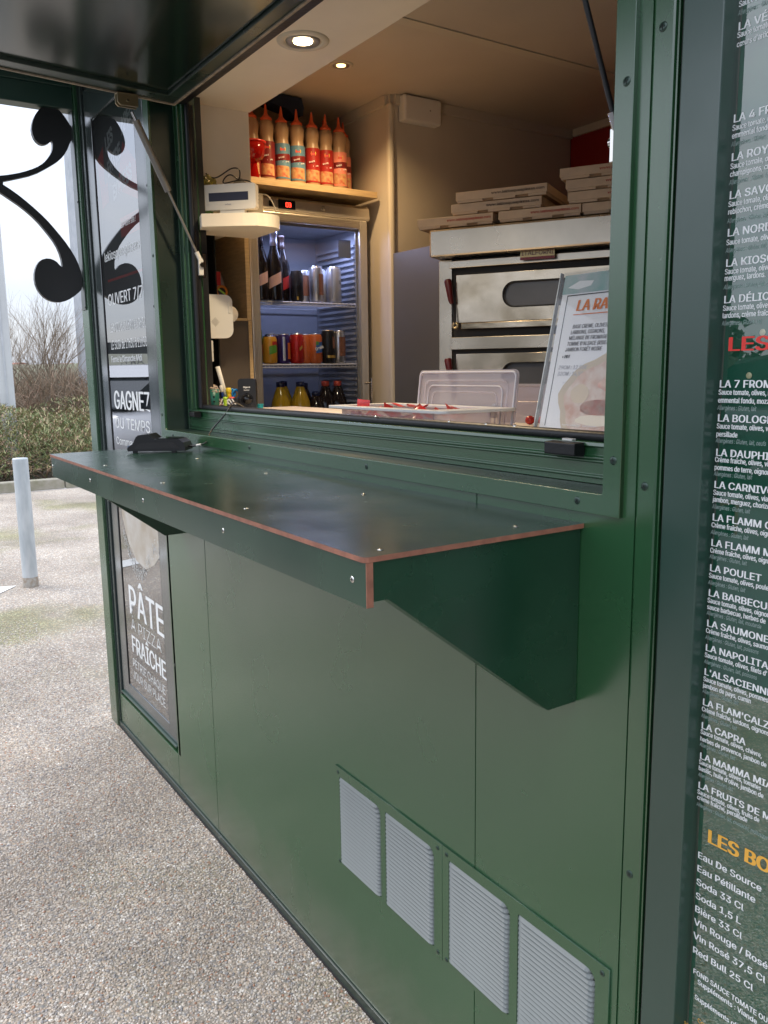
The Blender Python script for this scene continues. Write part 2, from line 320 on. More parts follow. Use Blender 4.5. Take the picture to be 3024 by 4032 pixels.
# ------------------------------------------------------------------ ground, kerb, road, far landscape
def pave_mat():
    m = D.materials.new('exposed_aggregate_pavement'); m.use_nodes = True; t = m.node_tree; b = t.nodes['Principled BSDF']
    n = t.nodes.new; L = t.links.new
    tcn = n('ShaderNodeTexCoord')
    vo = n('ShaderNodeTexVoronoi'); vo.inputs['Scale'].default_value = 115; L(tcn.outputs['Object'], vo.inputs[0])
    rp = n('ShaderNodeValToRGB'); e = rp.color_ramp; e.interpolation = 'CONSTANT'
    cols = [(0.0, (0.40, 0.35, 0.29)), (0.2, (0.30, 0.27, 0.24)), (0.36, (0.52, 0.47, 0.41)), (0.52, (0.20, 0.20, 0.20)), (0.62, (0.45, 0.36, 0.27)), (0.78, (0.60, 0.57, 0.52)), (0.9, (0.33, 0.22, 0.16))]
    e.elements[0].position, e.elements[0].color = 0, (*cols[0][1], 1); e.elements[1].position, e.elements[1].color = cols[1][0], (*cols[1][1], 1)
    for p, c in cols[2:]: q = e.elements.new(p); q.color = (*c, 1)
    sep = n('ShaderNodeSeparateColor'); L(vo.outputs['Color'], sep.inputs[0]); L(sep.outputs[0], rp.inputs[0])
    ed = n('ShaderNodeMapRange'); ed.inputs[1].default_value = 0.35; ed.inputs[2].default_value = 0.62; L(vo.outputs['Distance'], ed.inputs[0])
    mc = n('ShaderNodeMix'); mc.data_type = 'RGBA'; L(ed.outputs[0], mc.inputs['Factor']); L(rp.outputs[0], mc.inputs[6]); mc.inputs[7].default_value = (0.25, 0.225, 0.195, 1)
    # large stains, worn pale zones and moss
    n1 = n('ShaderNodeTexNoise'); n1.inputs['Scale'].default_value = 1.1; n1.inputs['Detail'].default_value = 7; n1.inputs['Roughness'].default_value = 0.6; L(tcn.outputs['Object'], n1.inputs[0])
    r1 = n('ShaderNodeValToRGB'); r1.color_ramp.elements[0].position = 0.30; r1.color_ramp.elements[1].position = 0.70
    r1.color_ramp.elements[0].color = (0.70, 0.66, 0.62, 1); r1.color_ramp.elements[1].color = (1.40, 1.37, 1.33, 1); L(n1.outputs[0], r1.inputs[0])
    m2 = n('ShaderNodeMix'); m2.data_type = 'RGBA'; m2.blend_type = 'MULTIPLY'; m2.inputs['Factor'].default_value = 1; L(mc.outputs[2], m2.inputs[6]); L(r1.outputs[0], m2.inputs[7])
    n2 = n('ShaderNodeTexNoise'); n2.inputs['Scale'].default_value = 0.9; n2.inputs['Detail'].default_value = 6
    mpp = n('ShaderNodeMapping'); mpp.inputs['Location'].default_value = (3.1, 7.7, 0); L(tcn.outputs['Object'], mpp.inputs[0]); L(mpp.outputs[0], n2.inputs[0])
    r2 = n('ShaderNodeMapRange'); r2.inputs[1].default_value = 0.52; r2.inputs[2].default_value = 0.64; r2.inputs[4].default_value = 0.75; L(n2.outputs[0], r2.inputs[0])
    m3 = n('ShaderNodeMix'); m3.data_type = 'RGBA'; m3.blend_type = 'MULTIPLY'; L(r2.outputs[0], m3.inputs['Factor']); L(m2.outputs[2], m3.inputs[6]); m3.inputs[7].default_value = (0.60, 0.66, 0.36, 1)
    L(m3.outputs[2], b.inputs['Base Color']); b.inputs['Roughness'].default_value = 0.8
    bp = n('ShaderNodeBump'); bp.inputs['Strength'].default_value = 0.8; bp.inputs['Distance'].default_value = 0.003; bp.invert = True
    L(vo.outputs['Distance'], bp.inputs['Height']); L(bp.outputs[0], b.inputs['Normal'])
    return m
PAVE = pave_mat()
PEB = D.materials.new('pebble_mix'); PEB.use_nodes = True
_t = PEB.node_tree; _b = _t.nodes['Principled BSDF']; _oi = _t.nodes.new('ShaderNodeObjectInfo'); _r = _t.nodes.new('ShaderNodeValToRGB')
_r.color_ramp.interpolation = 'CONSTANT'
_c = [(0.0, (0.42, 0.35, 0.28)), (0.16, (0.34, 0.31, 0.29)), (0.3, (0.50, 0.45, 0.39)), (0.44, (0.25, 0.245, 0.25)), (0.52, (0.50, 0.43, 0.36)), (0.66, (0.56, 0.53, 0.49)), (0.76, (0.30, 0.25, 0.21)), (0.88, (0.38, 0.36, 0.34)), (0.95, (0.36, 0.20, 0.13)), (0.98, (0.74, 0.72, 0.68))]
_r.color_ramp.elements[0].color = (*_c[0][1], 1); _r.color_ramp.elements[1].position = _c[1][0]; _r.color_ramp.elements[1].color = (*_c[1][1], 1)
for p, c in _c[2:]: q = _r.color_ramp.elements.new(p); q.color = (*c, 1)
_t.links.new(_oi.outputs['Random'], _r.inputs[0])
_tc = _t.nodes.new('ShaderNodeNewGeometry'); _n1 = _t.nodes.new('ShaderNodeTexNoise'); _n1.inputs['Scale'].default_value = 1.1; _n1.inputs['Detail'].default_value = 7; _n1.inputs['Roughness'].default_value = 0.6
_t.links.new(_tc.outputs['Position'], _n1.inputs[0])
_r1 = _t.nodes.new('ShaderNodeValToRGB'); _r1.color_ramp.elements[0].position = 0.30; _r1.color_ramp.elements[1].position = 0.70
_r1.color_ramp.elements[0].color = (0.72, 0.68, 0.64, 1); _r1.color_ramp.elements[1].color = (1.36, 1.33, 1.29, 1); _t.links.new(_n1.outputs[0], _r1.inputs[0])
_m = _t.nodes.new('ShaderNodeMix'); _m.data_type = 'RGBA'; _m.blend_type = 'MULTIPLY'; _m.inputs['Factor'].default_value = 1
_t.links.new(_r.outputs[0], _m.inputs[6]); _t.links.new(_r1.outputs[0], _m.inputs[7]); _t.links.new(_m.outputs[2], _b.inputs['Base Color']); _b.inputs['Roughness'].default_value = 0.55

g = MB(); g.add([(-9.42, -70, 0), (60, -70, 0), (60, 60, 0), (-9.42, 60, 0)], [(0, 1, 2, 3)]); struct(g.build('pavement', PAVE))
EARTH = mat('planting_bed_soil', (0.10, 0.075, 0.055), 0.9, c2=(0.16, 0.13, 0.09), nscale=6, bump=0.5, bscale=30)
FIELD = mat('meadow_grass', (0.085, 0.12, 0.045), 0.9, c2=(0.15, 0.16, 0.075), nscale=0.15)
g = MB(); g.add([(-26, -40, 0.09), (-9.56, -40, 0.09), (-9.56, 60, 0.09), (-26, 60, 0.09)], [(0, 1, 2, 3)]); struct(g.build('planting_bed', EARTH))
g = MB(); g.add([(-600, -400, 0.03), (-26, -400, 0.03), (-26, 400, 0.03), (-600, 400, 0.03)], [(0, 1, 2, 3)]); struct(g.build('meadow', FIELD))
KERB = mat('concrete_kerb', (0.36, 0.33, 0.28), 0.85, c2=(0.24, 0.23, 0.16), nscale=9, bump=0.4, bscale=60)
kb = D.objects.new('kerb', None); col.objects.link(kb); kb['kind'] = 'structure'; kb.location = (-9.5, 0, 0)
yk = -12.0; km = None
while yk < 16:
    b = MB(); b.box(-0.075, 0.075, -0.495, 0.495, 0, 0.125)
    if km is None: o = b.build('kerb_stone', KERB, kb, 0.012); km = o.data; bmod = True
    else:
        o = D.objects.new('kerb_stone', km); col.objects.link(o); o.parent = kb
        q = o.modifiers.new('bevel', 'BEVEL'); q.width = 0.012; q.segments = 2
    o.location = (rnd.uniform(-.004, .004), yk, rnd.uniform(-.004, .003)); yk += 1.0
# white parking line ends just left of the bollard
WLINE = mat('road_paint_white', (0.72, 0.72, 0.70), 0.7, noise=0.08, nscale=50)
g = MB(); g.add([(-4.655, 0.085, .004), (-4.50, -0.045, .004), (-5.25, -2.25, .004), (-5.45, -2.25, .004)], [(0, 3, 2, 1)]); struct(g.build('parking_line', WLINE))
ASPH = mat('asphalt', (0.055, 0.055, 0.058), 0.8, noise=0.25, nscale=120, bump=0.3, bscale=200)
g = MB(); g.add([(-9.3, -60, .006), (50, -60, .006), (50, -2.3, .006), (-9.3, -2.3, .006)], [(0, 1, 2, 3)]); struct(g.build('asphalt_road', ASPH))

# pebbles standing proud of the mortar near the kiosk (one mass, instanced inside one object)
def pebbles():
    rs = np.random.RandomState(3); s = 0.0063
    X, Y = np.meshgrid(np.arange(-3.9, 0.35, s), np.arange(-1.25, 0.02, s))
    X = X.ravel() + rs.uniform(-.45, .45, X.size) * s; Y = Y.ravel() + rs.uniform(-.45, .45, Y.size) * s
    keep = rs.rand(X.size) < 0.86; keep &= rs.rand(X.size) < np.clip((X + 3.9) / 1.2, 0, 1)
    X, Y = X[keep], Y[keep]; Z = rs.uniform(-.0012, .0009, X.size)
    me = D.meshes.new('pebbles'); me.vertices.add(X.size); me.vertices.foreach_set('co', np.stack([X, Y, Z], 1).ravel())
    o = D.objects.new('pebbles', me); col.objects.link(o); o['kind'] = 'stuff'
    me.materials.append(PEB)
    ng = D.node_groups.new('scatter_pebbles', 'GeometryNodeTree')
    ng.interface.new_socket('Geometry', in_out='INPUT', socket_type='NodeSocketGeometry'); ng.interface.new_socket('Geometry', in_out='OUTPUT', socket_type='NodeSocketGeometry')
    n = ng.nodes.new; L = ng.links.new
    gi = n('NodeGroupInput'); go = n('NodeGroupOutput'); ip = n('GeometryNodeInstanceOnPoints'); ic = n('GeometryNodeMeshIcoSphere'); ic.inputs['Radius'].default_value = 1.0; ic.inputs['Subdivisions'].default_value = 2
    sm = n('GeometryNodeSetShadeSmooth'); ms = n('GeometryNodeSetMaterial'); ms.inputs['Material'].default_value = PEB
    m2p = n('GeometryNodeMeshToPoints')
    L(gi.outputs[0], m2p.inputs[0]); L(m2p.outputs[0], ip.inputs['Points']); L(ic.outputs[0], sm.inputs[0]); L(sm.outputs[0], ms.inputs[0]); L(ms.outputs[0], ip.inputs['Instance'])
    rv = n('FunctionNodeRandomValue'); rv.data_type = 'FLOAT_VECTOR'; rv.inputs[0].default_value = (-.25, -.25, 0); rv.inputs[1].default_value = (.25, .25, 6.283)
    rv2 = n('FunctionNodeRandomValue'); rv2.data_type = 'FLOAT_VECTOR'; rv2.inputs[0].default_value = (.0024, .0020, .0014); rv2.inputs[1].default_value = (.0046, .0036, .0026); rv2.inputs['Seed'].default_value = 5
    L(rv.outputs[0], ip.inputs['Rotation']); L(rv2.outputs[0], ip.inputs['Scale']); L(ip.outputs[0], go.inputs[0])
    md = o.modifiers.new('scatter', 'NODES'); md.node_group = ng
pebbles()

# ------------------------------------------------------------------ far landscape
HILL = mat('distant_hillside', (0.16, 0.13, 0.10), 0.95, c2=(0.13, 0.15, 0.075), nscale=0.02)
g = MB(); vs = []; ys = list(range(-300, 420, 12)); rh = random.Random(4)
for i, y in enumerate(ys):
    h = 3.9 + .7 * math.sin(y * .021) + rh.uniform(-.5, .5)
    vs += [(-170, y, 0), (-230, y, h), (-420, y, h + 1.5)]
g.add(vs, [(3 * i + k, 3 * i + 3 + k, 3 * i + 4 + k, 3 * i + 1 + k) for i in range(len(ys) - 1) for k in (0, 1)], 0, True); struct(g.build('hillside', HILL))
ROOFT = mat('red_roof_tiles', (0.30, 0.12, 0.08), 0.8); HWALL = mat('pale_house_wall', (0.55, 0.50, 0.44), 0.8); HWIN = mat('house_window', (0.05, 0.06, 0.07), 0.2)
def house(x, y, w_, d_, h, label):
    t = thing('far_house', label, 'house', (x, y, 0), 0.3, 'houses on the far hillside')
    MB().box(-d_ / 2, d_ / 2, -w_ / 2, w_ / 2, 0, h).build('wall', HWALL, t)
    MB().prism([(-w_ / 2 - .4, h), (w_ / 2 + .4, h), (0, h + 1.7)], 'x', -d_ / 2 - .4, d_ / 2 + .4).build('roof', ROOFT, t)
    for k in (-1, 1): MB().box(d_ / 2, d_ / 2 + .05, k * w_ * .25 - .6, k * w_ * .25 + .6, h * .35, h * .7).build('window', HWIN, t)
house(-260, 46, 10, 8, 3.4, 'small far house with red roof behind the left side of the bare bush')
house(-270, 62, 9, 8, 3.3, 'small far house with red roof behind the thicket, between the two poles')

TW = mat('bare_twigs', (0.22, 0.175, 0.13), 0.85, c2=(0.30, 0.23, 0.16), nscale=2)
TW2 = mat('reddish_twigs', (0.27, 0.17, 0.12), 0.85, c2=(0.36, 0.27, 0.18), nscale=3)
def branch(mb, p, d, L, r, depth, rg, up=0.10):
    n = 3; pts = [p]; q = Vector(p); dd = Vector(d)
    for i in range(n):
        dd = (dd + Vector((rg.uniform(-.18, .18), rg.uniform(-.18, .18), rg.uniform(-.06, .14) + up * .3))).normalized(); q = q + dd * (L / n); pts.append(tuple(q))
    mb.tube(pts, [r * (1 - .45 * i / n) for i in range(n + 1)], 4 if depth > 1 else 3, cap=False)
    if depth == 0: return
    for k in range(rg.choice((3, 3, 4))):
        f = rg.randint(1, n); ang = rg.uniform(.3, .75); ax = Vector((rg.uniform(-1, 1), rg.uniform(-1, 1), rg.uniform(-.3, .3))).normalized()
        nd = (Matrix.Rotation(ang, 3, ax) @ dd); branch(mb, pts[f], (nd + Vector((0, 0, .15))).normalized(), L * rg.uniform(.55, .8), r * .55, depth - 1, rg, up)
def bush(x, y, h, n, seed, label, name='bare_shrub', depth=4, r=0.016, group=None, spread=.55, m=TW):
    t = thing(name, label, 'shrub', (x, y, 0.09), 0, group); rg = random.Random(seed)
    tr = MB(); 
    tr.tube([(0, 0, -.05), (0, .01, .12), (.01, 0, .3)], [.05, .045, .03], 7); tr.build('trunk', m, t)
    c = MB()
    for k in range(n):
        a = 2 * PI * k / n + rg.uniform(-.3, .3); sp = rg.uniform(.12, spread)
        branch(c, (0.02 * math.cos(a), 0.02 * math.sin(a), .2), Vector((sp * math.cos(a), sp * math.sin(a), 1)).normalized(), h * rg.uniform(.32, .42), r, depth, rg)
    c.build('crown', m, t)
bush(-14.0, 2.42, 2.75, 11, 11, 'tall bare fan-shaped bush rising above the brown thicket between the poles')
bush(-15.3, 3.55, 2.35, 7, 12, 'bare bush half hidden behind the kiosk post, right of the galvanised lamp post', r=.012)
bush(-13.6, 1.55, 2.7, 7, 17, 'bare bush with fine twigs beside the left pale post', r=.011)
# dense low thicket of brown twigs
def thicket():
    mb = MB(); rg = random.Random(21)
    for i in range(2600):
        x = rg.uniform(-15.4, -12.6); y = rg.uniform(.3, 5.2); h = rg.uniform(.9, 1.50)
        p = Vector((x, y, .1)); d = Vector((rg.uniform(-.35, .35), rg.uniform(-.45, .45), 1)).normalized(); pts = [p]
        for k in range(5):
            d = (d + Vector((rg.uniform(-.3, .3), rg.uniform(-.38, .38), rg.uniform(-.15, .2)))).normalized(); p = p + d * h / 5; pts.append(p)
        mb.tube(pts, [.011, .010, .008, .007, .006, .004], 3, m=i % 2, cap=False)
        for q in range(5):
            s = pts[rg.randint(1, 4)]; e = s + Vector((rg.uniform(-.25, .25), rg.uniform(-.3, .3), rg.uniform(.05, .35))); mb.tube([s, (s + e) / 2 + Vector((0, rg.uniform(-.05, .05), .03)), e], [.006, .005, .003], 3, m=(i + q) % 2, cap=False)
    tag(mb.build('thicket', [TW, TW2]), 'brown leafless thicket behind the low evergreen shrubs', 'thicket')
thicket()
# low evergreen shrub bed
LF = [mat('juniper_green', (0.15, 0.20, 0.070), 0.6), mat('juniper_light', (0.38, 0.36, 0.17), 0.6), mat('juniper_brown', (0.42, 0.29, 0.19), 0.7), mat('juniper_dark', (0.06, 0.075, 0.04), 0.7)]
def evergreen():
    rg = np.random.RandomState(9); t = thing('evergreen_shrub', 'wide low evergreen shrub sprawling over the kerb, green turning brown, behind the bollard', 'shrub', (-11.5, 2.0, .09))
    def top(x, y):  # canopy height over the bed
        fx = np.clip((-9.75 - x) / 1.1, 0, 1) ** .5
        return (0.17 + .64 * fx) * (1 + .10 * np.sin(x * 2.1 + y) + .09 * np.sin(y * 3.3 - x)) * np.clip((y + 2.5) / 2.3, .35, 1.0) - .03
    n = 90000; x = rg.uniform(-14.2, -9.72, n); x[:60000] = rg.uniform(-11.6, -9.70, 60000); y = rg.uniform(-2.5, 6.5, n)
    H = top(x, y); z = H * (1 - rg.rand(n) ** 2.2 * .9)
    vs = []; fs = []; ms = []
    for i in range(n):
        a = rg.uniform(0, 6.283); el = rg.uniform(-.1, .9); L_ = rg.uniform(.035, .10); w2 = rg.uniform(.0025, .0055)
        d = np.array([math.cos(a) * math.cos(el), math.sin(a) * math.cos(el), math.sin(el)]); s = np.array([-math.sin(a), math.cos(a), 0]) * w2; u = np.cross(d, s / w2) * w2
        p = np.array([x[i] + 11.5, y[i] - 2.0, z[i]]); k = len(vs)
        vs += [tuple(p - s), tuple(p + s), tuple(p + d * L_ * .6 + s * 1.3 + u), tuple(p + d * L_), tuple(p + d * L_ * .6 - s * 1.3 + u)]
        fs.append((k, k + 1, k + 2, k + 3, k + 4))
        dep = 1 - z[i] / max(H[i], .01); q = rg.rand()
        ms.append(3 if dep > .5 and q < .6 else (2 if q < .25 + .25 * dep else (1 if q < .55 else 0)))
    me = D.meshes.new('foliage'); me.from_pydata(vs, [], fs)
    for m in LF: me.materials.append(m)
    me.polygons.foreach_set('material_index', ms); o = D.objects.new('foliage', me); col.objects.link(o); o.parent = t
    mb = MB(); r2 = random.Random(5)
    for i in range(520):
        yy = r2.uniform(-2.4, 6.4); xx = r2.uniform(-11.0, -9.9); p = Vector((xx + 11.5, yy - 2.0, 0)); d = Vector((r2.uniform(.0, .9), r2.uniform(-.8, .8), .7)).normalized(); pts = [p]
        for k in range(4): d = (d + Vector((r2.uniform(-.2, .3), r2.uniform(-.4, .4), r2.uniform(-.25, .1)))).normalized(); p = p + d * r2.uniform(.07, .16); pts.append(p)
        mb.tube(pts, [.012, .011, .009, .007, .004], 4, cap=False)
    mb.build('stems', TW2, t)
evergreen()
def light_pole(x, y, r0, r1, h, n, m, label, rz=0.0, name='lamp_post'):
    t = thing(name, label, 'lamp post', (x, y, 0), rz)
    MB().lathe([(r0 * 1.25, -.1), (r0 * 1.25, .04), (r0, .05), (r1, h)], seg=n, smooth=False).build('pole', m, t)
    MB().box(-r0 * 2, r0 * 2, -r0 * 2, r0 * 2, .0, .115).build('base_plate', m, t, .004)
light_pole(-14.25, 3.04, .112, .062, 8, 8, GALV, 'galvanised faceted lamp post standing in the shrubs close to the kiosk corner', .2)
t = thing('sign_post', 'wide pale grey square post at the left edge, standing in the evergreen shrub', 'post', (-11.80, 1.335, 0), 1.35)
MB().box(-.098, .098, -.06, .06, 0, 7.5).build('post', POLEW, t, .01); MB().box(-.012, .012, -.075, -.0602, .6, 7.0).build('cover_strip', GALV, t); MB().box(-.16, .16, -.12, .12, .0, .11).build('base_plate', GALV, t, .004)
t = thing('sign_post', 'second slim pale post at the left edge behind the wide grey post', 'post', (-15.2, 1.50, 0), 1.3)
MB().box(-.10, .10, -.06, .06, 0, 7.5).build('post', POLEW, t, .01); MB().box(-.16, .16, -.12, .12, .0, .11).build('base_plate', GALV, t, .004)
t = thing('bollard', 'galvanised steel tube bollard on the pavement left of the counter', 'bollard', (-4.60, .165, 0))
MB().lathe([(.047, -.02), (.047, .835), (.045, .843), (.0, .846)], seg=28).build('post', GALV2, t)
RUST = mat('rusty_zinc', (0.30, 0.24, 0.18), 0.8, c2=(0.42, 0.40, 0.36), nscale=40)
MB().lathe([(.050, 0), (.0495, .05), (.0476, .056), (.0474, .065)], seg=28).build('collar', RUST, t)
# trees and buildings that close the view behind the camera (mirrored in the glass)
TREE = mat('bare_tree_mass', (0.09, 0.085, 0.06), 0.9, c2=(0.05, 0.06, 0.04), nscale=1.5)
def treeline():
    rg = np.random.RandomState(2); vs = []; fs = []
    for i in range(9000):
        x = rg.uniform(-45, 60); hh = 3.2 + 1.3 * math.sin(x * .4) + .8 * math.sin(x * 1.3); z = hh * rg.rand() ** .7; y = -34 + rg.uniform(-1.8, 1.8); s = rg.uniform(.15, .5); k = len(vs)
        vs += [(x + rg.uniform(-s, s), y + rg.uniform(-s, s), z + rg.uniform(-s, s)) for _ in range(4)]; fs.append((k, k + 1, k + 2, k + 3))
    me = D.meshes.new('tree_belt'); me.from_pydata(vs, [], fs); me.materials.append(TREE); o = D.objects.new('tree_belt', me); col.objects.link(o)
    o['kind'] = 'stuff'
treeline()
# ------------------------------------------------------------------ the kiosk
K = thing('pizza_kiosk', 'dark green pizza kiosk with open serving hatch, counter shelf and glazed menu board', 'kiosk')
def kb_(name, m, *boxes, bevel=0.0, parent=K):
    b = MB()
    for q in boxes: b.box(*q)
    return b.build(name, m, parent, bevel)
# facade sheets
kb_('wall_panel', GREEN, (-1.3735, -1.0512, 0, .03, .026, 1.1730), bevel=.0012)
kb_('wall_panel', GREEN, (-1.0488, .1223, 0, .03, .026, 1.1730), bevel=.0012)
b_ = MB(); b_.prism([(.1247, .026), (.4335, .026), (.4335, 2.42), (.4142, 2.42), (.4142, 1.1730), (.1247, 1.1730)], 'y', 0, .03); b_.build('wall_panel', GREEN, K, .0012)
kb_('edge_panel', GREEN, (.4345, .466, -.0008, .03, .026, 2.42), bevel=.0035)
kb_('wall_panel', GREEN, (-2.018, -1.3755, 0, .03, .026, .140), bevel=.0012)
kb_('upper_panel', GREEN, (-1.345, .414, .002, .03, 2.19, 2.42), bevel=.0012)
kb_('joint_backing', SEAM, (-2.018, .47, .031, .034, .02, 1.19), (-2.018, -1.34, .19, .194, .02, 2.42), (.41, .476, .031, .034, 1.19, 2.42))
kb_('base_plinth', GDARK, (-2.03, .476, -.006, .03, .0, .0245), bevel=.001)
kb_('mastic_line', BLACKR, (-2.03, .476, -.009, -.0062, -.002, .006))
# right hand gap, thin strip and corner post
kb_('gap_backing', SEAM, (.466, .478, .022, .026, 0, 2.42))
kb_('gap_strip', GREEN, (.4690, .4712, .0, .02, 0, 2.42))
kb_('corner_post', GPOST, (.4905, .5415, -.020, .05, 0, 2.42), bevel=.0016)
kb_('post_flange', SEAM, (.478, .4902, -.004, .02, 0, 2.42))
kb_('corner_post', GREEN, (-2.126, -2.040, -.012, .30, 0, 2.42), bevel=.002)
kb_('gap_strip', SASH, (-2.035, -2.027, -.002, .03, 0, 2.42))
kb_('gap_backing', SEAM, (-2.040, -2.018, .031, .034, 0, 2.42))
# window-height rails left of the hatch
kb_('rail', SASH, (-2.016, -2.0, .0, .03, .142, 2.42), bevel=.001)
kb_('rail', SASH, (-1.366, -1.349, .0, .03, .142, 2.42), bevel=.001)
# tall display window (sash, glass, poster, lettering)
W_ = MB(); W_.box(-1.985, -1.912, .006, .05, .166, 2.32).box(-1.463, -1.383, .006, .05, .166, 2.32).box(-1.912, -1.463, .006, .05, .166, .212).box(-1.912, -1.463, .006, .05, 2.212, 2.32)
win = W_.build('display_window', SASH, K, .0015)
MB().box(-1.985, -1.383, -.003, .012, .158, .1645).build('sill_bead', GPOST, win, .001)
MB().box(-1.912, -1.463, .0095, .0115, .212, 2.212).build('glass', GLASS, win)
MB().box(-1.912, -1.463, .0185, .0215, .212, 2.212).build('poster', PRINTD, win)
for a, b_ in ((-1.9125, -1.9085), (-1.4665, -1.4625)): MB().box(a, b_, .0070, .0094, .212, 2.212).build('glazing_gasket', BLACKR, win)
kb_('frame_groove', SEAM, (-1.999, -1.986, .0145, .018, .16, 2.4), (-1.382, -1.3675, .0145, .018, .142, 2.4))
def pt(x, z, s, size, bold=0.0, sx=1.0, shear=0.0): return (x, z, s, size, bold, sx, shear)
text_lines([ft(-1.857, 1.596, 'OUVERT 7/7', .372, .037, .0014)], INKW, win, name='opening_hours', loc=(0, .0090, 0))
text_lines([ft(-1.856, 1.506, 'LE MIDI de 11h30 à 13h30', .385, .030, .0002)], INKW, win, name='opening_hours', loc=(0, .0090, 0))
text_lines([ft(-1.858, 1.458 - .010, 'LE SOIR de 17h30 à 21h30', .385, .030, .0002)], INKW, win, name='opening_hours', loc=(0, .0090, 0))
text_lines([ft(-1.866, 1.405, 'Fermé le Dimanche Midi', .335, .020, .0007)], INKW, win, name='closing_note', loc=(0, .0090, 0))
text_lines([ft(-1.866, 1.245, 'GAGNEZ', .380, .062, .0035)], INKW, win, name='slogan', loc=(0, .0090, 0))
text_lines([ft(-1.868, 1.178, 'DU TEMPS', .372, .037, .0008)], INKW, win, name='slogan', loc=(0, .0090, 0))
text_lines([ft(-1.872, 1.120, 'Commandez', .30, .026, 0)], INKW, win, name='slogan', loc=(0, .0090, 0))
text_lines([ft(-1.868, 1.742, 'lekiosqueapizzas', .375, .030, .0006)], INKW, win, name='web_address', loc=(0, .0090, 0))
text_lines([ft(-1.852, .505, 'PÂTE', .368, .107, .0035)], INKW, win, name='dough_words', loc=(0, .0090, 0))
text_lines([ft(-1.847, .358, 'FRAÎCHE', .362, .064, .0026)], INKW, win, name='dough_words', loc=(0, .0090, 0))
text_lines([ft(-1.843, .443, 'À PIZZA', .333, .045, -.0012)], INKW, win, name='thin_words', loc=(0, .0090, 0))
text_lines([ft(-1.850, .300, 'PÉTRIE CHAQUE', .350, .032, -.0004)], INKW, win, name='thin_words', loc=(0, .0090, 0))
text_lines([ft(-1.855, .252, 'JOUR SUR PLACE', .350, .032, -.0004)], INKW, win, name='thin_words', loc=(0, .0090, 0))
text_lines([ft(-1.66, 1.825, 'sur votre site !', .150, .020, .0)], INKW, win, name='small_note', loc=(0, .0090, 0))
lt = text('LES', .085, INKW, win, (-1.800, .0172, 2.085), (PI / 2, -R(14), 0), .003, .85, .15)
text('APÉRITIFS', .085, INKW, win, (-1.62, .0172, 2.10), (PI / 2, -R(14), 0), .003, .8, .15)
text('ENTRE', .085, INKW, win, (-1.79, .0172, 2.005), (PI / 2, -R(14), 0), .003, .8, .15)
text('EXPRESS', .085, INKW, win, (-1.75, .0172, 1.925), (PI / 2, -R(10), 0), .003, .8, .15)
rp = MB(); rp.prism([(-1.905, 2.08), (-1.83, 2.11), (-1.835, 1.99), (-1.80, 1.99), (-1.80, 1.93), (-1.875, 1.92)], 'y', .0172, .0178); rp.prism([(-1.70, 1.95), (-1.47, 1.88), (-1.47, 1.98), (-1.62, 2.08)], 'y', .0176, .0179)
rp.prism([(-1.69, 1.80), (-1.47, 1.80), (-1.47, 1.86), (-1.69, 1.86)], 'y', .0174, .0179); rp.prism([(-1.873, 1.676), (-1.47, 1.676), (-1.47, 1.684), (-1.873, 1.684)], 'y', .0172, .0178); rp.build('red_print', INKR, win)
PALE = mat('dough_print', (0.42, 0.36, 0.28), 0.5, c2=(0.55, 0.52, 0.47), nscale=12); FLOURP = mat('flour_print', (0.6, 0.6, 0.58), 0.6)
dp = MB(); pts = [(-1.86 + .0, 1.10), (-1.88, .98), (-1.86, .86), (-1.80, .77), (-1.72, .72), (-1.62, .71), (-1.53, .74), (-1.47, .78), (-1.47, 1.10)]
dp.prism(pts, 'y', .0088, .0092); dp.build('dough_picture', PALE, win)
fm = MB(); rr = random.Random(8)
for i in range(420):
    t_ = rr.random(); x = -1.86 + t_ * .39; z = .80 - .13 * math.sin(PI * min(1, t_ * 1.2)) * .9 + rr.gauss(0, .014); s = rr.uniform(.001, .003)
    fm.add([(x - s, .0086, z - s), (x + s, .0086, z - s), (x + s, .0086, z + s), (x - s, .0086, z + s)], [(0, 1, 2, 3)])
stuff(fm.build('flour_specks', FLOURP, win))

# hatch trim frame and reveal
trim = holed(rect(-1.335, .4137, 1.1721, 2.19), [rrect(-1.30, .386, 1.198, 2.150, .004)], .006, 'hatch_trim', GREEN, K, (0, -.0032, 0), bev=.0008)
rv = MB(); rv.box(-1.334, -1.3003, .0002, .112, 1.1735, 2.18); rv.box(.3863, .4133, .0002, .14, 1.1735, 2.18); rv.box(-1.3, .386, .0002, .14, 2.1505, 2.18); rv.build('hatch_reveal', GDARK, K)  # darker green than the trim paints in the dark interior it reflects
sl_ = MB(); sl_.prism([(0.0002, 1.1735), (.0002, 1.1975), (.066, 1.1985), (.066, 1.1735)], 'x', -1.3, .386); sl_.build('hatch_sill', GDARK, K)
rb = MB()
rb.prism([(.066, 1.199), (.066, 1.207), (.0625, 1.208), (.0625, 1.2105), (.068, 1.212), (.068, 1.229), (.0645, 1.230), (.0645, 1.2325), (.067, 1.2328), (.0645, 1.2345), (.0645, 1.237), (.069, 1.239), (.069, 1.251), (.0645, 1.2525), (.066, 1.258), (.10, 1.258), (.10, 1.199)], 'x', -1.284, .386)
rb.build('sill_rail', GREEN, K, .0006)
lb = MB()
for x0, x1, y0 in ((-1.2995, -1.288, .066), (-1.288, -1.284, .062), (-1.284, -1.262, .068), (-1.262, -1.257, .062), (-1.257, -1.243, .070)): lb.box(x0, x1, y0, .11, 1.2585 if x1 > -1.28 else 1.199, 2.14)
lb.build('jamb_rail', GREEN, K, .0005)
lb = MB()
for x0, x1, y0 in ((.366, .386, .066), (.355, .366, .070)): lb.box(x0, x1, y0, .11, 1.2585, 2.14)
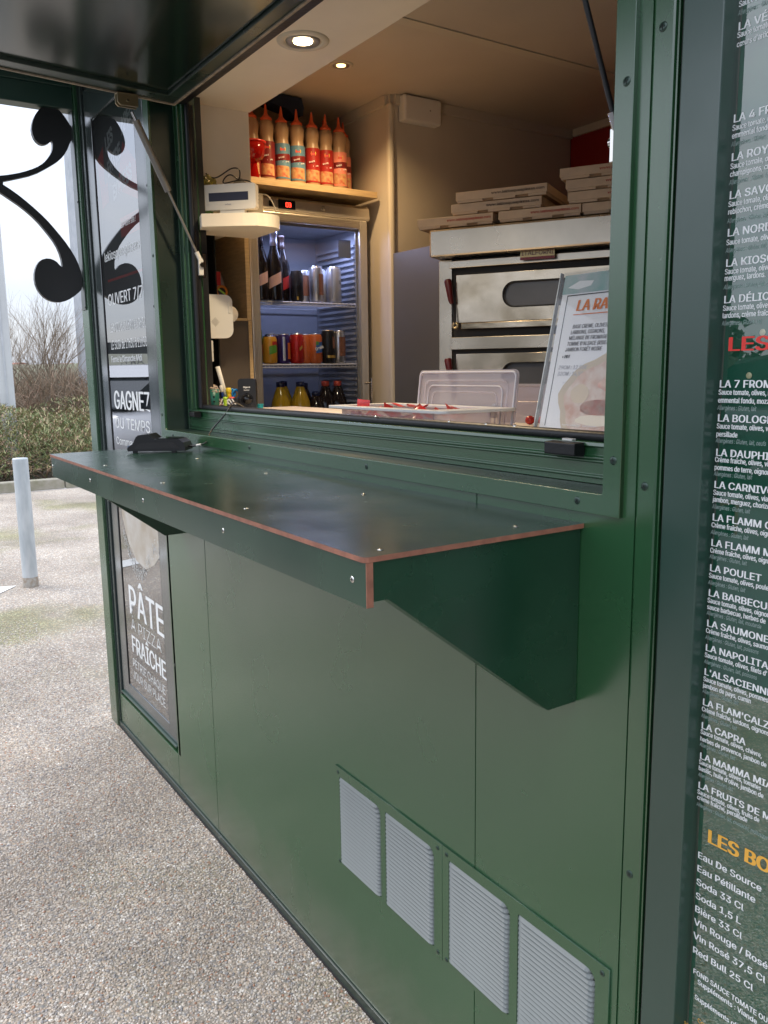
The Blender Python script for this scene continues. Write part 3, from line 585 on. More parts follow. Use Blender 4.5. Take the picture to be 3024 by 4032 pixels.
lb.build('jamb_rail', GREEN, K, .0005)
gk = MB(); gp = [(-1.235, .088, 1.265), (.35, .088, 1.265)]
gk.tube([(-1.24, .089, 1.264), (.352, .089, 1.264)], .0085, 10).box(-1.24, .352, .089, .118, 1.2585, 1.268); gk.box(-1.243, -1.230, .078, .100, 1.262, 2.10).tube([(-1.230, .083, 1.262), (-1.230, .083, 2.10)], .008, 10)
gk.box(.335, .352, .078, .100, 1.262, 2.10).box(-1.243, .352, .0585, .0815, 2.101, 2.1275); gk.build('hatch_seal', BLACKR, K)
kb_('jamb_liner', BLACKM, (-1.300, -1.2435, .1105, .1275, 1.2, 2.13))
for x in (-.29, -.05, .05, .12): MB().lathe([(0, .0015), (.0028, .001), (.0032, 0)], seg=10, T=Matrix.Translation((x, .081, 1.2725)) @ Matrix.Rotation(R(35), 4, 'X')).build('rivet', SCREWS, K)
# catch blocks on the rail
MB().prism([(.045, 1.238), (.045, 1.256), (.066, 1.257), (.066, 1.236)], 'x', .225, .285).build('catch_block', BLACKR, K, .002); MB().prism([(.045, 1.238), (.045, 1.252), (.066, 1.254), (.066, 1.236)], 'x', -1.235, -1.195).build('catch_block', BLACKR, K, .002)
MB().box(-.0, .020, .078, .086, 1.2695, 1.2725, T=Matrix.Translation((.24, -.012, -.012))).build('label_tab', WPLA, K)

# interior shell
CZ = 2.335
kb_('inner_floor', FLOORI, (-2.0, 1.55, .13, 1.95, .10, .15))
kb_('soffit', WHITEL, (-1.3, 1.5, .0840, .305, 2.128, CZ - .001))
kb_('pilaster', WHITEL, (-1.98, -1.3005, .1285, .302, 1.8005, CZ - .001), bevel=.001)
kb_('inner_wall', CREAM, (-1.98, -1.3005, .1285, .1315, .15, 1.80))
kb_('ceiling_panel', CEIL, (-2.0, -.955, .3055, 1.95, CZ, CZ + .02)); kb_('ceiling_panel', CEIL, (-.953, .10, .3055, 1.95, CZ, CZ + .02)); kb_('ceiling_panel', CEIL, (.102, 1.55, .3055, 1.95, CZ, CZ + .02))
kb_('ceiling_strip', TRIMW, (-.975, -.935, .306, 1.85, CZ - .004, CZ - .0005), bevel=.001)
kb_('inner_wall', CREAM, (-2.02, -2.0, .13, 1.95, .15, CZ)); kb_('inner_wall', CREAM, (-2.0, -1.5, .95, .97, .15, CZ)); kb_('inner_wall', CREAM, (-1.52, -1.5, .97, 1.86, .15, CZ), bevel=.006)
kb_('inner_wall', REDW, (-1.5, 1.5, 1.86, 1.88, .15, CZ)); kb_('inner_wall', CREAM, (1.5, 1.52, .13, 1.88, .15, CZ)); kb_('inner_wall', CREAM, (.40, 1.5, .14, .16, .15, CZ))
kb_('corner_trim', TRIMW, (-1.515, -1.488, .938, .962, .15, CZ - .03), bevel=.009)
kb_('cove_trim', TRIMW, (-1.99, -1.515, .936, .9495, CZ - .035, CZ - .001)); kb_('cove_trim', TRIMW, (-1.4995, -1.486, .965, 1.855, CZ - .035, CZ - .001)); kb_('cove_trim', TRIMW, (-1.48, 1.49, 1.846, 1.8595, CZ - .03, CZ - .001))
kb_('grey_partition', GREYP, (-1.4875, -1.10, .9475, .965, .15, 1.785), bevel=.001)
kb_('inner_counter', WHITEL, (-1.446, 1.0, .1280, .50, 1.215, 1.247), (-1.0, 1.0, .16, .48, .15, 1.2145), bevel=.001)
kb_('outer_wall', GDARK, (-2.12, -2.03, .302, 2.0, 0, 2.42), (-2.03, 1.6, 1.90, 2.0, 0, 2.42), (1.53, 1.6, .05, 1.90, 0, 2.42), (.96, 1.53, -.0, .13, 0, 2.42))
# bottle shelf above the fridge
kb_('bottle_shelf', WOOD, (-1.995, -1.56, .305, .93, 1.988, 2.010), bevel=.0008)
# cupboard beside the fridge
cp = kb_('cupboard', BROWNP, (-1.985, -1.452, .133, .3555, 1.0, 1.53), (-1.985, -1.88, .133, .3400, 1.5385, 1.765), bevel=.001)
MB().box(-1.985, -1.449, .3405, .3555, 1.5312, 1.985).build('side_edge', WOOD, cp, .0006); MB().box(-1.985, -1.449, .133, .340, 1.5304, 1.538).build('niche_shelf', WOOD, cp, .0006)
MB().box(-1.4515, -1.449, .3435, .3555, 1.0, 1.53).build('side_edge', WOOD, cp)
# rounded corner shelf for the customer display
sp = [(-1.30, .07), (-1.165, .07), (-1.10, .17), (-1.078, .205)]
for k in range(9): a = R(-10 + 100 * k / 8); sp.append((-1.135 + .057 * math.cos(a), .243 + .060 * math.sin(a)))
sp += [(-1.28, .3035), (-1.68, .3035), (-1.68, .3025), (-1.2995, .3025), (-1.2995, .1283), (-1.2420, .1283), (-1.2205, .1283), (-1.2205, .10)]
sp = [(-1.2205, .10), (-1.170, .085), (-1.10, .178), (-1.078, .212)] + sp[4:13] + [(-1.2995, .3035), (-1.2995, .1283), (-1.2205, .1283)]
cs = MB(); cs.prism(sp, 'z', 1.7655, 1.8002); cs.build('corner_shelf', WHITEL, K, .0008)

# roof, canopy and side beam
ro = MB(); ro.box(-2.30, 1.75, -.42, 2.15, 2.4215, 2.56); ro.build('roof', GDARK, K, .004)
MB().box(-2.34, 1.79, -.46, -.4215, 2.40, 2.60).build('fascia', GREEN, K, .004); MB().box(-2.34, -2.3015, -.42, 2.18, 2.40, 2.60).build('fascia', GREEN, K, .004)
bm_ = MB(); bm_.box(-2.115, -2.052, -1.25, -.0125, 2.275, 2.345).box(-2.122, -2.045, -1.25, -.0125, 2.3455, 2.42); bm_.build('side_beam', GPOST, K, .002)
# scroll bracket
def smooth_pts(p, it=2, closed=True):
    for _ in range(it):
        q = []
        n = len(p)
        for i in range(n):
            a, b = p[i], p[(i + 1) % n]
            q += [(a[0] * .75 + b[0] * .25, a[1] * .75 + b[1] * .25), (a[0] * .25 + b[0] * .75, a[1] * .25 + b[1] * .75)]
        p = q
    return p
S1 = [(-0.113, 2.276), (-0.133, 2.251), (-0.147, 2.222), (-0.152, 2.191), (-0.143, 2.163), (-0.123, 2.149), (-0.1, 2.156), (-0.086, 2.171), (-0.084, 2.153), (-0.089, 2.132), (-0.101, 2.113), (-0.12, 2.091), (-0.147, 2.072), (-0.193, 2.052), (-0.238, 2.039), (-0.267, 2.033), (-0.315, 2.024), (-.330, 2.014), (-.318, 2.004),
      (-0.271, 1.98), (-0.244, 1.963), (-0.202, 1.936), (-0.16, 1.9), (-0.128, 1.861), (-0.1, 1.822), (-0.085, 1.781), (-0.082, 1.742), (-0.09, 1.747), (-0.104, 1.764), (-0.129, 1.772), (-0.156, 1.764), (-0.173, 1.74), (-0.181, 1.708), (-0.178, 1.672), (-0.16, 1.641), (-0.136, 1.624), (-0.105, 1.619), (-0.072, 1.628), (-0.039, 1.651), (-0.017, 1.673),
      (-.017, 1.721), (-.030, 1.769), (-0.058, 1.819), (-0.092, 1.864), (-0.129, 1.907), (-0.176, 1.949), (-0.223, 1.985), (-0.269, 2.012), (-0.219, 2.027), (-0.153, 2.049), (-0.101, 2.081), (-0.063, 2.108), (-0.04, 2.138), (-0.025, 2.171), (-.017, 2.182), (-.017, 2.225), (-0.022, 2.23), (-0.03, 2.243), (-0.041, 2.259), (-0.058, 2.276)]
scr = MB(); S2 = smooth_pts(S1, 1); n_ = len(S2)
vs = [(-2.072, a, b) for a, b in S2] + [(-2.094, a, b) for a, b in S2]
scr.add(vs, [(i, (i + 1) % n_, n_ + (i + 1) % n_, n_ + i) for i in range(n_)], 0, False)
from mathutils.geometry import tessellate_polygon
tri = tessellate_polygon([[Vector((a, b, 0)) for a, b in S2]])
scr.add(vs[:n_], [tuple(t) for t in tri]); scr.add(vs[n_:], [tuple(t) for t in tri])
scb = scr.build('scroll_bracket', BLACKM, K)
MB().box(-2.108, -2.058, -.0165, -.0122, 1.596, 2.274).build('mounting_bar', GDARK, scb, .0006)
for z in (1.605, 1.97): MB().lathe([(0, .002), (.004, .0014), (.0045, 0)], seg=12, T=Matrix.Translation((-2.062, -.0166, z)) @ Matrix.Rotation(R(90), 4, 'X')).build('screw', BLACKM, scb)

# hatch flap, hinged at the top of the opening, propped slightly above level
fl = D.objects.new('hatch_flap', None); col.objects.link(fl); fl.parent = K; fl.location = (0, .055, 2.097); fl.rotation_euler = (-R(2.3), 0, 0)
FW0, FW1, FL = -1.243, .322, -.95
f = MB(); f.box(FW0, FW1, FL, 0, .018, .055); f.build('flap_panel', GREEN, fl, .002)
f = MB(); f.box(FW0 + .062, FW1 - .062, FL + .06, -.045, .0095, .0175); f.build('flap_inner_sheet', FLAPM, fl, .001)
f = MB(); f.box(FW0, FW0 + .060, FL, 0, 0, .0175).box(FW1 - .060, FW1, FL, 0, 0, .0175).box(FW0 + .0602, FW1 - .0602, -.043, 0, 0, .0175).box(FW0 + .0602, FW1 - .0602, FL, FL + .058, 0, .0175); f.build('flap_rim', GDARK, fl, .0015)
f = MB(); f.box(FW0 + .004, FW0 + .011, FL + .004, -.004, -.0045, -.0002).box(FW1 - .011, FW1 - .004, FL + .004, -.004, -.0045, -.0002).box(FW0 + .0112, FW1 - .0112, -.011, -.004, -.0045, -.0002); f.build('flap_seal', TAN, fl, .0008)
# gas struts
def strut(x, sgn):
    s = D.objects.new('gas_strut', None); col.objects.link(s); s.parent = K; s.location = (x, 0, 0)
    a = Vector((0, -.088, 2.083)); b = Vector((0, .098, 1.680)); d = (b - a)
    MB().tube([a + d * .07, a + d * .135], .0042, 10).build('end_joint', CHROME, s); MB().tube([a + d * .12, a + d * .55], .0098, 16).build('cylinder', STRUTG, s); MB().tube([a + d * .545, a + d * .96], .0038, 10).build('piston_rod', BLACKM if sgn > 0 else STRUTG, s)
    bk = MB(); bk.prism([(-.115, 2.094), (-.060, 2.094), (-.060, 2.066), (-.108, 2.066), (-.115, 2.073)], 'x', -.012, -.007).prism([(-.115, 2.094), (-.060, 2.094), (-.060, 2.066), (-.108, 2.066), (-.115, 2.073)], 'x', .007, .012).box(-.012, .012, -.115, -.060, 2.0942, 2.0975); bk.build('flap_bracket', BRASS, s, .0008)
    MB().tube([(-.014, -.088, 2.079), (.014, -.088, 2.079)], .0036, 10).build('bolt', CHROME, s)
    e = MB(); e.tube([a + d * .94, a + d * 1.005], .0072, 12).box(-.007, .007, .090, .104, 1.640, 1.684); e.build('clevis', WPLA if sgn < 0 else CHROME, s, .001)
    MB().tube([(-.012, .099, 1.668), (.013, .099, 1.668)], .0075, 14).build('ball_stud', CHROME, s); MB().box(-.005, .005, .103, .112, 1.634, 1.700).build('plate', CHROME, s)
strut(-1.224, -1); strut(.300, 1)

# counter shelf (fixed): top board, apron, side brackets
ct = D.objects.new('counter_shelf', None); col.objects.link(ct); ct.parent = K
CX0, CX1, CD = -1.2245, .3475, -.3505
def board(name, loops, z0, z1, top, edge, parent):
    b = MB(); b.prism(loops, 'z', z0, z1, 1); n = len(loops)
    b.m[-2] = 0; b.m[-1] = 0
    return b.build(name, [top, edge], parent, .0006)
board('top_board', [(CX0 - .004, 0), (CX0 - .004, CD + .001)] + [(CX0, CD - .003), (CX1 - .006, CD - .003), (CX1 - .001, CD - .002), (CX1 + .002, CD + .003)] + [(CX1 + .002, -.0002), (CX0 - .004, -.0002)][0:1], 1.1485, 1.155, GLAM, COPPER, ct)
ap = MB(); ap.box(CX0, CX1, CD, CD + .009, 1.0955, 1.1482, 0); ap.box(CX1 + .0001, CX1 + .0016, CD, CD + .009, 1.0955, 1.1482, 1); ap.box(CX0 - .0016, CX0 - .0001, CD, CD + .009, 1.0955, 1.1482, 1); ap.build('apron', [GLAM2, COPPER], ct)
def sidebr(x0, x1):
    b = MB(); b.prism([(-.0012, 1.1482), (-.0012, .8985), (-.056, .8985), (-.318, 1.100), (-.3405, 1.100), (-.3405, 1.1482)], 'x', x0, x1); return b.build('side_bracket', GLAM2, ct, .0012)
sidebr(CX1 - .013, CX1 - .004); sidebr(CX0 + .002, CX0 + .011)
ub = MB(); ub.prism([(-.0012, .8985), (-.056, .8985), (-.318, 1.100), (-.340, 1.100), (-.340, 1.108), (-.316, 1.108), (-.054, .9065), (-.0012, .9065)], 'x', CX1 - .030, CX1 - .0135); ub.build('bracket_fillet', GLAM2, ct, .0006)
def screwmesh(r, mats, dome=.0012):
    b = MB(); b.lathe([(0, dome), (r * .6, dome * .9), (r * .95, dome * .35), (r, 0)], seg=16, m=0)
    b.box(-r * .55, r * .55, -r * .10, r * .10, dome * .85, dome * 1.12, 1).box(-r * .10, r * .10, -r * .55, r * .55, dome * .85, dome * 1.10, 1)
    return b
SM = {}
def screw(p, rot, r, m, parent, name='screw'):
    k = (round(r, 5), m.name)
    if k not in SM: o = screwmesh(r, None).build(name, [m, SEAM], parent); SM[k] = o.data
    else: o = D.objects.new(name, SM[k]); col.objects.link(o); o.parent = parent
    o.location = p; o.rotation_euler = rot; return o
for x in (-1.211, -.835, -.451, -.062, .318): screw((x, CD - .0002, 1.1235), (PI / 2, rnd.uniform(0, 1.5), 0), .0042, SCREWS, ct)
for x in (-.835, -.440, -.054, .323): screw((x, -.314, 1.1552), (0, 0, rnd.uniform(0, 1.5)), .0042, SCREWS, ct)
for x in (-.839, -.451, -.070, .311): screw((x, -.089, 1.1552), (0, 0, rnd.uniform(0, 1.5)), .0042, SCREWS, ct)
for x in (-1.237, -.709, -.189, .342): screw((x, -.0071, 1.186), (PI / 2, rnd.uniform(0, 1.5), 0), .0055, SCREW, K)
for x, z in ((.402, 1.245), (.404, 1.698), (-1.320, 1.243), (-1.320, 1.70)): screw((x, -.0071, z), (PI / 2, rnd.uniform(0, 1.5), 0), .0058, SCREW, K)
for x, z in ((.448, 1.216), (.449, 1.745), (.448, .687)): screw((x, -.0010, z), (PI / 2, rnd.uniform(0, 1.5), 0), .0056, SCREW, K)
for x, z in ((-2.008, .55), (-2.008, 1.2), (-1.357, .45), (-1.357, 1.16), (-1.357, 1.56), (-1.357, 1.9)): screw((x, -.0002, z), (PI / 2, 0, 0), .0045, BLACKM, K)

# vent grilles
def grille(x0, x1, slots, label):
    g0 = D.objects.new('vent_grille', None); col.objects.link(g0); g0.parent = K; g0['label'] = label
    z0, z1 = .2945, .525
    holed(rect(x0, x1, z0, z1), [rrect(a, b, .308, .505, (.018, .004, .003, .003)) for a, b in slots], .0026, 'grille_plate', GREEN, g0, (0, -.0020, 0), bev=.0004)
    MB().box(x0 + .004, x1 - .004, -.0005, .0, z0 + .004, z1 - .004).build('grille_backing', SEAM, g0)
    nl = 23; p = .197 / nl
    for a, b in slots:
        me = None
        for i in range(nl):
            z = .308 + p * i; cut = max(0.0, (.018 - (.505 - z - p)) * .45) if i > nl - 4 else 0
            if me is None or cut:
                l = MB(); x_a, x_b = a + .0012, b - .0012 - cut; y0 = -.0022
                pr = [(-.0006, p * 1.00), (-.0022, p * .95), (-.0082, p * .34), (-.0084, p * .27), (-.0070, p * .24), (-.0006, p * .72)]
                vs = []; fxs = ((0, .12), (.02, .7), (.06, 1), (.94, 1), (.98, .7), (1, .12)); n = len(fxs)
                for fx, e in fxs:
                    x = x_a + (x_b - x_a) * fx
                    for (y, zz) in pr: vs.append((x, -.0006 + (y + .0006) * e, zz))
                m_ = len(pr); l.add(vs, [(k * m_ + q, k * m_ + (q + 1) % m_, (k + 1) * m_ + (q + 1) % m_, (k + 1) * m_ + q) for k in range(n - 1) for q in range(m_)], 0, False)
                o = l.build('louvre', LOUV, g0)
                if not cut: me = o.data
            else: o = D.objects.new('louvre', me); col.objects.link(o); o.parent = g0
            o.location = (0, 0, z)
    for sx_, sz_ in ((x0 + .012, z1 - .012), (x1 - .012, z1 - .012), (x0 + .012, z0 + .010), (x1 - .012, z0 + .010)): screw((sx_, -.0040, sz_), (PI / 2, rnd.uniform(0, 1.5), 0), .0045, SCREW, g0)
grille(-.342, .0355, [(-.325, -.165), (-.148, .012)], 'left vent grille with two louvred fields')
grille(.0375, .4215, [(.055, .216), (.234, .397)], 'right vent grille with two louvred fields')

# menu board right of the post
mb_ = D.objects.new('menu_board', None); col.objects.link(mb_); mb_.parent = K
MB().box(.5425, .958, .0095, .012, .30, 2.20).build('menu_print', PRINTG, mb_)
MB().box(.5105, .5423, .0085, .012, .30, 2.20).build('print_margin', mat('margin_strip', (0.17, 0.16, 0.135), 0.5, c2=(.10, .09, .075), nscale=30), mb_)
MB().box(.512, .958, .0, .004, .30, 2.20).build('glass', GLASSM, mb_)
MB().box(.9582, 1.02, -.02, .05, .0, 2.42).build('board_post', GPOST, mb_, .0015); MB().box(.5417, .958, -.004, .03, .10, .299).build('board_rail', GPOST, mb_, .0015); MB().box(.5417, .958, -.004, .03, 2.201, 2.42).build('board_rail', GPOST, mb_, .0015)
MB().box(.5417, .958, .0, .03, .0, .099).build('board_base', GREEN, mb_)
LINES = [[1.733, "S", "Sauce tomate, olives"], [1.725, "A", "Allergènes : Gluten, lait"], [1.71, "H", "LA VÉGÉTARIENNE"], [1.703, "S", "Sauce tomate, olives, poivrons,"], [1.694, "S", "cœurs d'artichaut"], [1.619, "H", "LA 4 FROMAGES"], [1.611, "S", "Sauce tomate, olives,"], [1.603, "S", "emmental fondu, chèvre"], [1.595, "A", "Allergènes : Gluten, lait"], [1.58, "H", "LA ROYALE"], [1.572, "S", "Sauce tomate, olives,"], [1.564, "S", "champignons, crème"], [1.556, "A", "Allergènes : Gluten, lait"], [1.541, "H", "LA SAVOYARDE"], [1.533, "S", "Sauce tomate, olives,"], [1.525, "S", "reblochon, crème"], [1.516, "A", "Allergènes : Gluten, lait"], [1.502, "H", "LA NORDIQUE"], [1.493, "S", "Sauce tomate, olives,"], [1.485, "A", "Allergènes : Gluten, lait, poissons"], [1.47, "H", "LA KIOSQUE"], [1.462, "S", "Sauce tomate, olives,"], [1.455, "S", "merguez, lardons."], [1.446, "A", "Allergènes : Gluten, lait, œufs"], [1.431, "H", "LA DÉLICE"], [1.423, "S", "Sauce tomate, olives,"], [1.415, "S", "lardons, crème fraîche"], [1.407, "A", "Allergènes : Gluten, lait"], [1.339, "H", "LA 7 FROMAGES"], [1.331, "S", "Sauce tomate, olives, miel,"], [1.322, "S", "emmental fondu, mozzarella"], [1.314, "A", "Allergènes : Gluten, lait"], [1.301, "H", "LA BOLOGNAISE"], [1.293, "S", "Sauce tomate, olives, viande,"], [1.284, "S", "persillade"], [1.277, "A", "Allergènes : Gluten, lait, oeufs"], [1.262, "H", "LA DAUPHINOISE"], [1.255, "S", "Crème fraîche, olives, viande,"], [1.246, "S", "pommes de terre, oignons"], [1.239, "A", "Allergènes : Gluten, lait"], [1.225, "H", "LA CARNIVORE"], [1.217, "S", "Sauce tomate, olives, viande,"], [1.209, "S", "jambon, merguez, chorizo"], [1.201, "A", "Allergènes : Gluten, lait"], [1.187, "H", "LA FLAMM G"], [1.179, "S", "Crème fraîche, olives, oignons"], [1.171, "A", "Allergènes : Gluten, lait"], [1.157, "H", "LA FLAMM M"], [1.149, "S", "Crème fraîche, olives, oignons"], [1.142, "A", "Allergènes : Gluten, lait"], [1.127, "H", "LA POULET"], [1.119, "S", "Sauce tomate, olives, poulet"], [1.111, "A", "Allergènes : Gluten, lait"], [1.097, "H", "LA BARBECUE"], [1.089, "S", "Sauce tomate, olives, oignons"], [1.081, "S", "sauce barbecue, herbes de"], [1.074, "A", "Allergènes : Gluten, lait, moutarde"], [1.06, "H", "LA SAUMONE"], [1.052, "S", "Crème fraîche, olives, saumon"], [1.044, "A", "Allergènes : Gluten, lait, poissons"], [1.03, "H", "LA NAPOLITAINE"], [1.022, "S", "Sauce tomate, olives, filets d'"], [1.014, "A", "Allergènes : Gluten, lait, poissons"], [1.0, "H", "L'ALSACIENNE"], [0.992, "S", "Sauce tomate, olives, pommes"], [0.984, "S", "jambon de pays, cumin"], [0.977, "A", "Allergènes : Gluten, lait"], [0.962, "H", "LA FLAM'CALZONE"], [0.954, "S", "Crème fraîche, lardons, oignons"], [0.946, "A", "Allergènes : Gluten, lait"], [0.932, "H", "LA CAPRA"], [0.925, "S", "Sauce tomate, olives, chèvre,"], [0.916, "S", "herbes de provence, jambon de"], [0.909, "A", "Allergènes : Gluten, lait"], [0.893, "H", "LA MAMMA MIA"], [0.886, "S", "Sauce tomate, olives, tomates"], [0.878, "S", "basilic, huile d'olive, jambon de"], [0.87, "A", "Allergènes : Gluten, lait"], [0.855, "H", "LA FRUITS DE MER"], [0.847, "S", "Sauce tomate, olives, fruits de"], [0.84, "S", "crème fraîche, persillade"], [0.831, "A", "Allergènes : Gluten, lait, crustacés, mollusques"], [0.764, "B", "Eau De Source"], [0.746, "B", "Eau Pétillante"], [0.728, "B", "Soda 33 Cl"], [0.709, "B", "Soda 1,5 L"], [0.691, "B", "Bière 33 Cl"], [0.673, "B", "Vin Rouge / Rosé"], [0.654, "B", "Vin Rosé 37,5 Cl"], [0.634, "B", "Red Bull 25 Cl"], [0.606, "F", "FOND SAUCE TOMATE OU"], [0.595, "F", "Suppléments : Viande,"], [0.572, "F", "Suppléments offerts"]]
XA = .5452; hs, ss, as_ = [], [], []
HS = fit('LA POULET', .0640, .0082); SS = fit('Sauce tomate, olives, poule', .0745, .0059); AS = fit('Allergènes : Gluten, lait', .0475, .0050); BS = fit('Soda 33 Cl', .0640, .0086); FS = fit('FOND SAUCE TOMATE OU', .1000, .0068)
for z, st, s in LINES:
    if st == 'H': hs.append((XA, z, s, HS[0], .00042, HS[1], 0))
    elif st == 'S': ss.append((XA - .0005, z, s, SS[0], .00022, SS[1], 0))
    elif st == 'A': as_.append((XA - .0010, z, s, AS[0], .00002, AS[1], .22))
    elif st == 'B': ss.append((XA + .0045, z, s, BS[0], .00034, BS[1], 0))
    else: ss.append((XA + (.007 if 'FOND' in s else .014 if 'Viande' in s else .011), z, s, FS[0], .00026, FS[1], 0))
text_lines(hs, INKW, mb_, name='pizza_names', loc=(0, -.0004, 0)); text_lines(ss, INKW, mb_, name='ingredient_lines', loc=(0, -.0004, 0)); text_lines(as_, INKG, mb_, name='allergen_lines', loc=(0, -.0004, 0))
text_lines([ft(.553, 1.379, 'LES', .047, .0150, .0012)], INKR, mb_, name='red_heading', loc=(0, -.0004, 0)); text_lines([ft(.562, .791, 'LES BOISSONS', .170, .0170, .0014)], INKY, mb_, name='yellow_heading', loc=(0, -.0004, 0))
text_lines([(.562, .543, 'Cons', .0115, 0, .9, 0), (.543, .527, 'sommer', .0105, 0, .9, 0)], INKY, mb_, name='yellow_note', loc=(0, -.0004, 0))
for z in (1.398, 1.352): MB().lathe([(0, .0003), (.0035, .0002), (.0036, 0)], seg=14, T=Matrix.Translation((.588 if z > 1.38 else .575, .0091, z)) @ Matrix.Rotation(R(90), 4, 'X')).build('mushroom_print', mat('cream_print', (.75, .65, .42), .5), mb_)
kb_('corner_post', GPOST, (1.021, 1.08, -.02, .05, 0, 2.42), bevel=.0015)
# ------------------------------------------------------------------ things inside and on the kiosk
def bw(mb, name, m, parent, bevel=0.0, seg=2):
    o = mb.build(name, m, parent, bevel, seg); o.location = tuple(-c for c in parent.location); return o
# lamps
LAMPE = mat('lamp_warm_lit', (1, .8, .5), .4, emis=(1.0, 0.78, 0.45), estr=9)
LAMPO = mat('lamp_amber_lit', (1, .7, .3), .4, emis=(1.0, 0.62, 0.22), estr=3.2)
LTS = []
def downlight(x, y, z, r, label, m, watt, colr):
    t = thing('downlight', label, 'ceiling lamp', (x, y, z), 0, 'recessed downlights in the kiosk ceiling')
    MB().lathe([(r, 0), (r * .98, -.003), (r * .74, -.0045), (r * .70, -.001)], seg=36).build('bezel', TRIMW, t)
    MB().lathe([(r * .66, -.001), (r * .64, -.0045), (r * .52, -.003), (r * .36, -.0015)], seg=36).build('tilt_ring', STRUTG, t)
    MB().lathe([(0, -.0042), (r * .36, -.0036), (r * .38, -.0005)], seg=24).build('bulb', m, t)
    l = D.lights.new('downlight_beam', 'SPOT'); l.energy = watt; l.color = colr; l.spot_size = R(140); l.spot_blend = .8; l.shadow_soft_size = r * .4
    o = D.objects.new('downlight_beam', l); col.objects.link(o); o.parent = t; o.location = (0, 0, -.012)
downlight(-.73, .180, 2.128, .062, 'white lit downlight in the pale soffit above the hatch', LAMPE, 17, (1, .80, .52))
downlight(-1.345, .655, CZ, .040, 'small amber lit downlight in the inner ceiling above the bottles', LAMPO, 12, (1, .66, .32))
# junction box
t = thing('junction_box', 'white plastic junction box high on the wall beside the corner column', 'junction box', (-1.4995, 1.066, 2.244))
MB().box(.0, .040, -.082, .082, 0, .088).build('box', WPLA, t, .006); MB().box(.0402, .044, -.078, .078, .004, .084).build('cover', WPLA, t, .003); MB().lathe([(0, .001), (.003, .0006), (.003, 0)], seg=10, T=Matrix.Translation((.0441, .03, .045)) @ Matrix.Rotation(R(90), 4, 'Y')).build('screw', STRUTG, t)
# blue bag
t = thing('blue_bag', 'dark navy cloth bag hanging under the ceiling behind the sauce bottles', 'bag', (-1.72, .62, 2.20))
b = MB(); b.prism([(-.10, .13), (.075, .13), (.085, .10), (.080, .07), (.045, .066), (.02, .085), (-.06, .10), (-.10, .10)], 'x', -.04, .03); b.build('bag', mat('navy_cloth', (.010, .018, .045), .85), t, .008); MB().tube([(0, -.05, .13), (0, -.03, .134), (0, 0, .134)], .003).build('strap', BLKP, t)

# fridge
F_ = thing('drinks_fridge', 'glass door drinks fridge with brushed aluminium frame and red 03 display', 'fridge', (-1.80, .667, .15))
LINER = mat('fridge_liner', (0.34, 0.35, 0.38), .4); GREYF = mat('fridge_body_grey', (.30, .29, .27), .4, metal=.3)
b = MB(); b.box(-1.985, -1.972, .430, .906, .16, 1.913).box(-1.972, -1.630, .430, .442, .16, 1.913).box(-1.972, -1.630, .894, .906, .16, 1.913).box(-1.972, -1.630, .442, .894, 1.890, 1.913).box(-1.972, -1.630, .442, .894, .16, .25); bw(b, 'body', LINER, F_)
b = MB()
for i in range(44):
    z = .9 + i * .0215
    if z < 1.86: b.box(-1.94, -1.655, .880, .8938, z, z + .009)
    if z < 1.86: b.box(-1.94, -1.655, .4422, .452, z, z + .009)
bw(b, 'shelf_runners', LINER, F_)
b = MB(); b.prism([(-1.984, 1.9135), (-1.608, 1.9135), (-1.600, 1.920), (-1.604, 1.955), (-1.618, 1.966), (-1.984, 1.966)], 'y', .430, .9199); bw(b, 'control_panel', ALU, F_, .002)
b = MB(); b.box(-1.6015, -1.5985, .543, .610, 1.9255, 1.9555); bw(b, 'thermostat', BLKG, F_, .002)
SEG = mat('red_digits_lit', (1, .05, .02), .4, emis=(1, .04, .02), estr=4)
for k, chh in enumerate('03'):
    segs = {'0': 'abcdef', '3': 'abgcd'}[chh]; y0 = .573 + k * .0105; z0 = 1.933; w_, h_ = .007, .0125; q = .0014; b = MB()
    P_ = {'a': (0, h_, w_, h_ + q), 'b': (w_, h_ / 2, w_ + q, h_), 'c': (w_, 0, w_ + q, h_ / 2), 'd': (0, -q, w_, 0), 'e': (-q, 0, 0, h_ / 2), 'f': (-q, h_ / 2, 0, h_), 'g': (0, h_ / 2 - q / 2, w_, h_ / 2 + q / 2)}
    for s in segs: a0, b0, a1, b1 = P_[s]; b.box(-1.5984, -1.5978, y0 + a0, y0 + a1, z0 + b0, z0 + b1)
    bw(b, 'digit', SEG, F_)
b = MB(); b.lathe([(0, .003), (.006, .002), (.008, 0)], seg=14, T=Matrix.Translation((-1.601, .722, 1.940)) @ Matrix.Rotation(R(90), 4, 'Y')); b.box(-1.600, -1.594, .719, .725, 1.932, 1.948); bw(b, 'lock', STRUTG, F_)
bw(MB().box(-1.6012, -1.5995, .508, .524, 1.930, 1.948), 'switch', BLKG, F_)
dr = MB(); dr.box(-1.628, -1.600, .4285, .461, .25, 1.912).box(-1.628, -1.600, .875, .907, .25, 1.912).box(-1.628, -1.600, .461, .875, 1.881, 1.912).box(-1.628, -1.600, .461, .875, .25, .29)
dro = bw(dr, 'door_frame', ALU, F_, .0025)
b = MB()
for y in (.4345, .4405, .4465, .4525, .882, .888, .894, .900): b.box(-1.5999, -1.5980, y, y + .003, .252, 1.91)
for z in (1.887, 1.893, 1.899, 1.905): b.box(-1.5999, -1.5980, .463, .873, z, z + .003)
bw(b, 'frame_ribs', ALU, F_)
bw(MB().box(-1.616, -1.612, .461, .875, .29, 1.881), 'door_glass', GLASSF, F_)
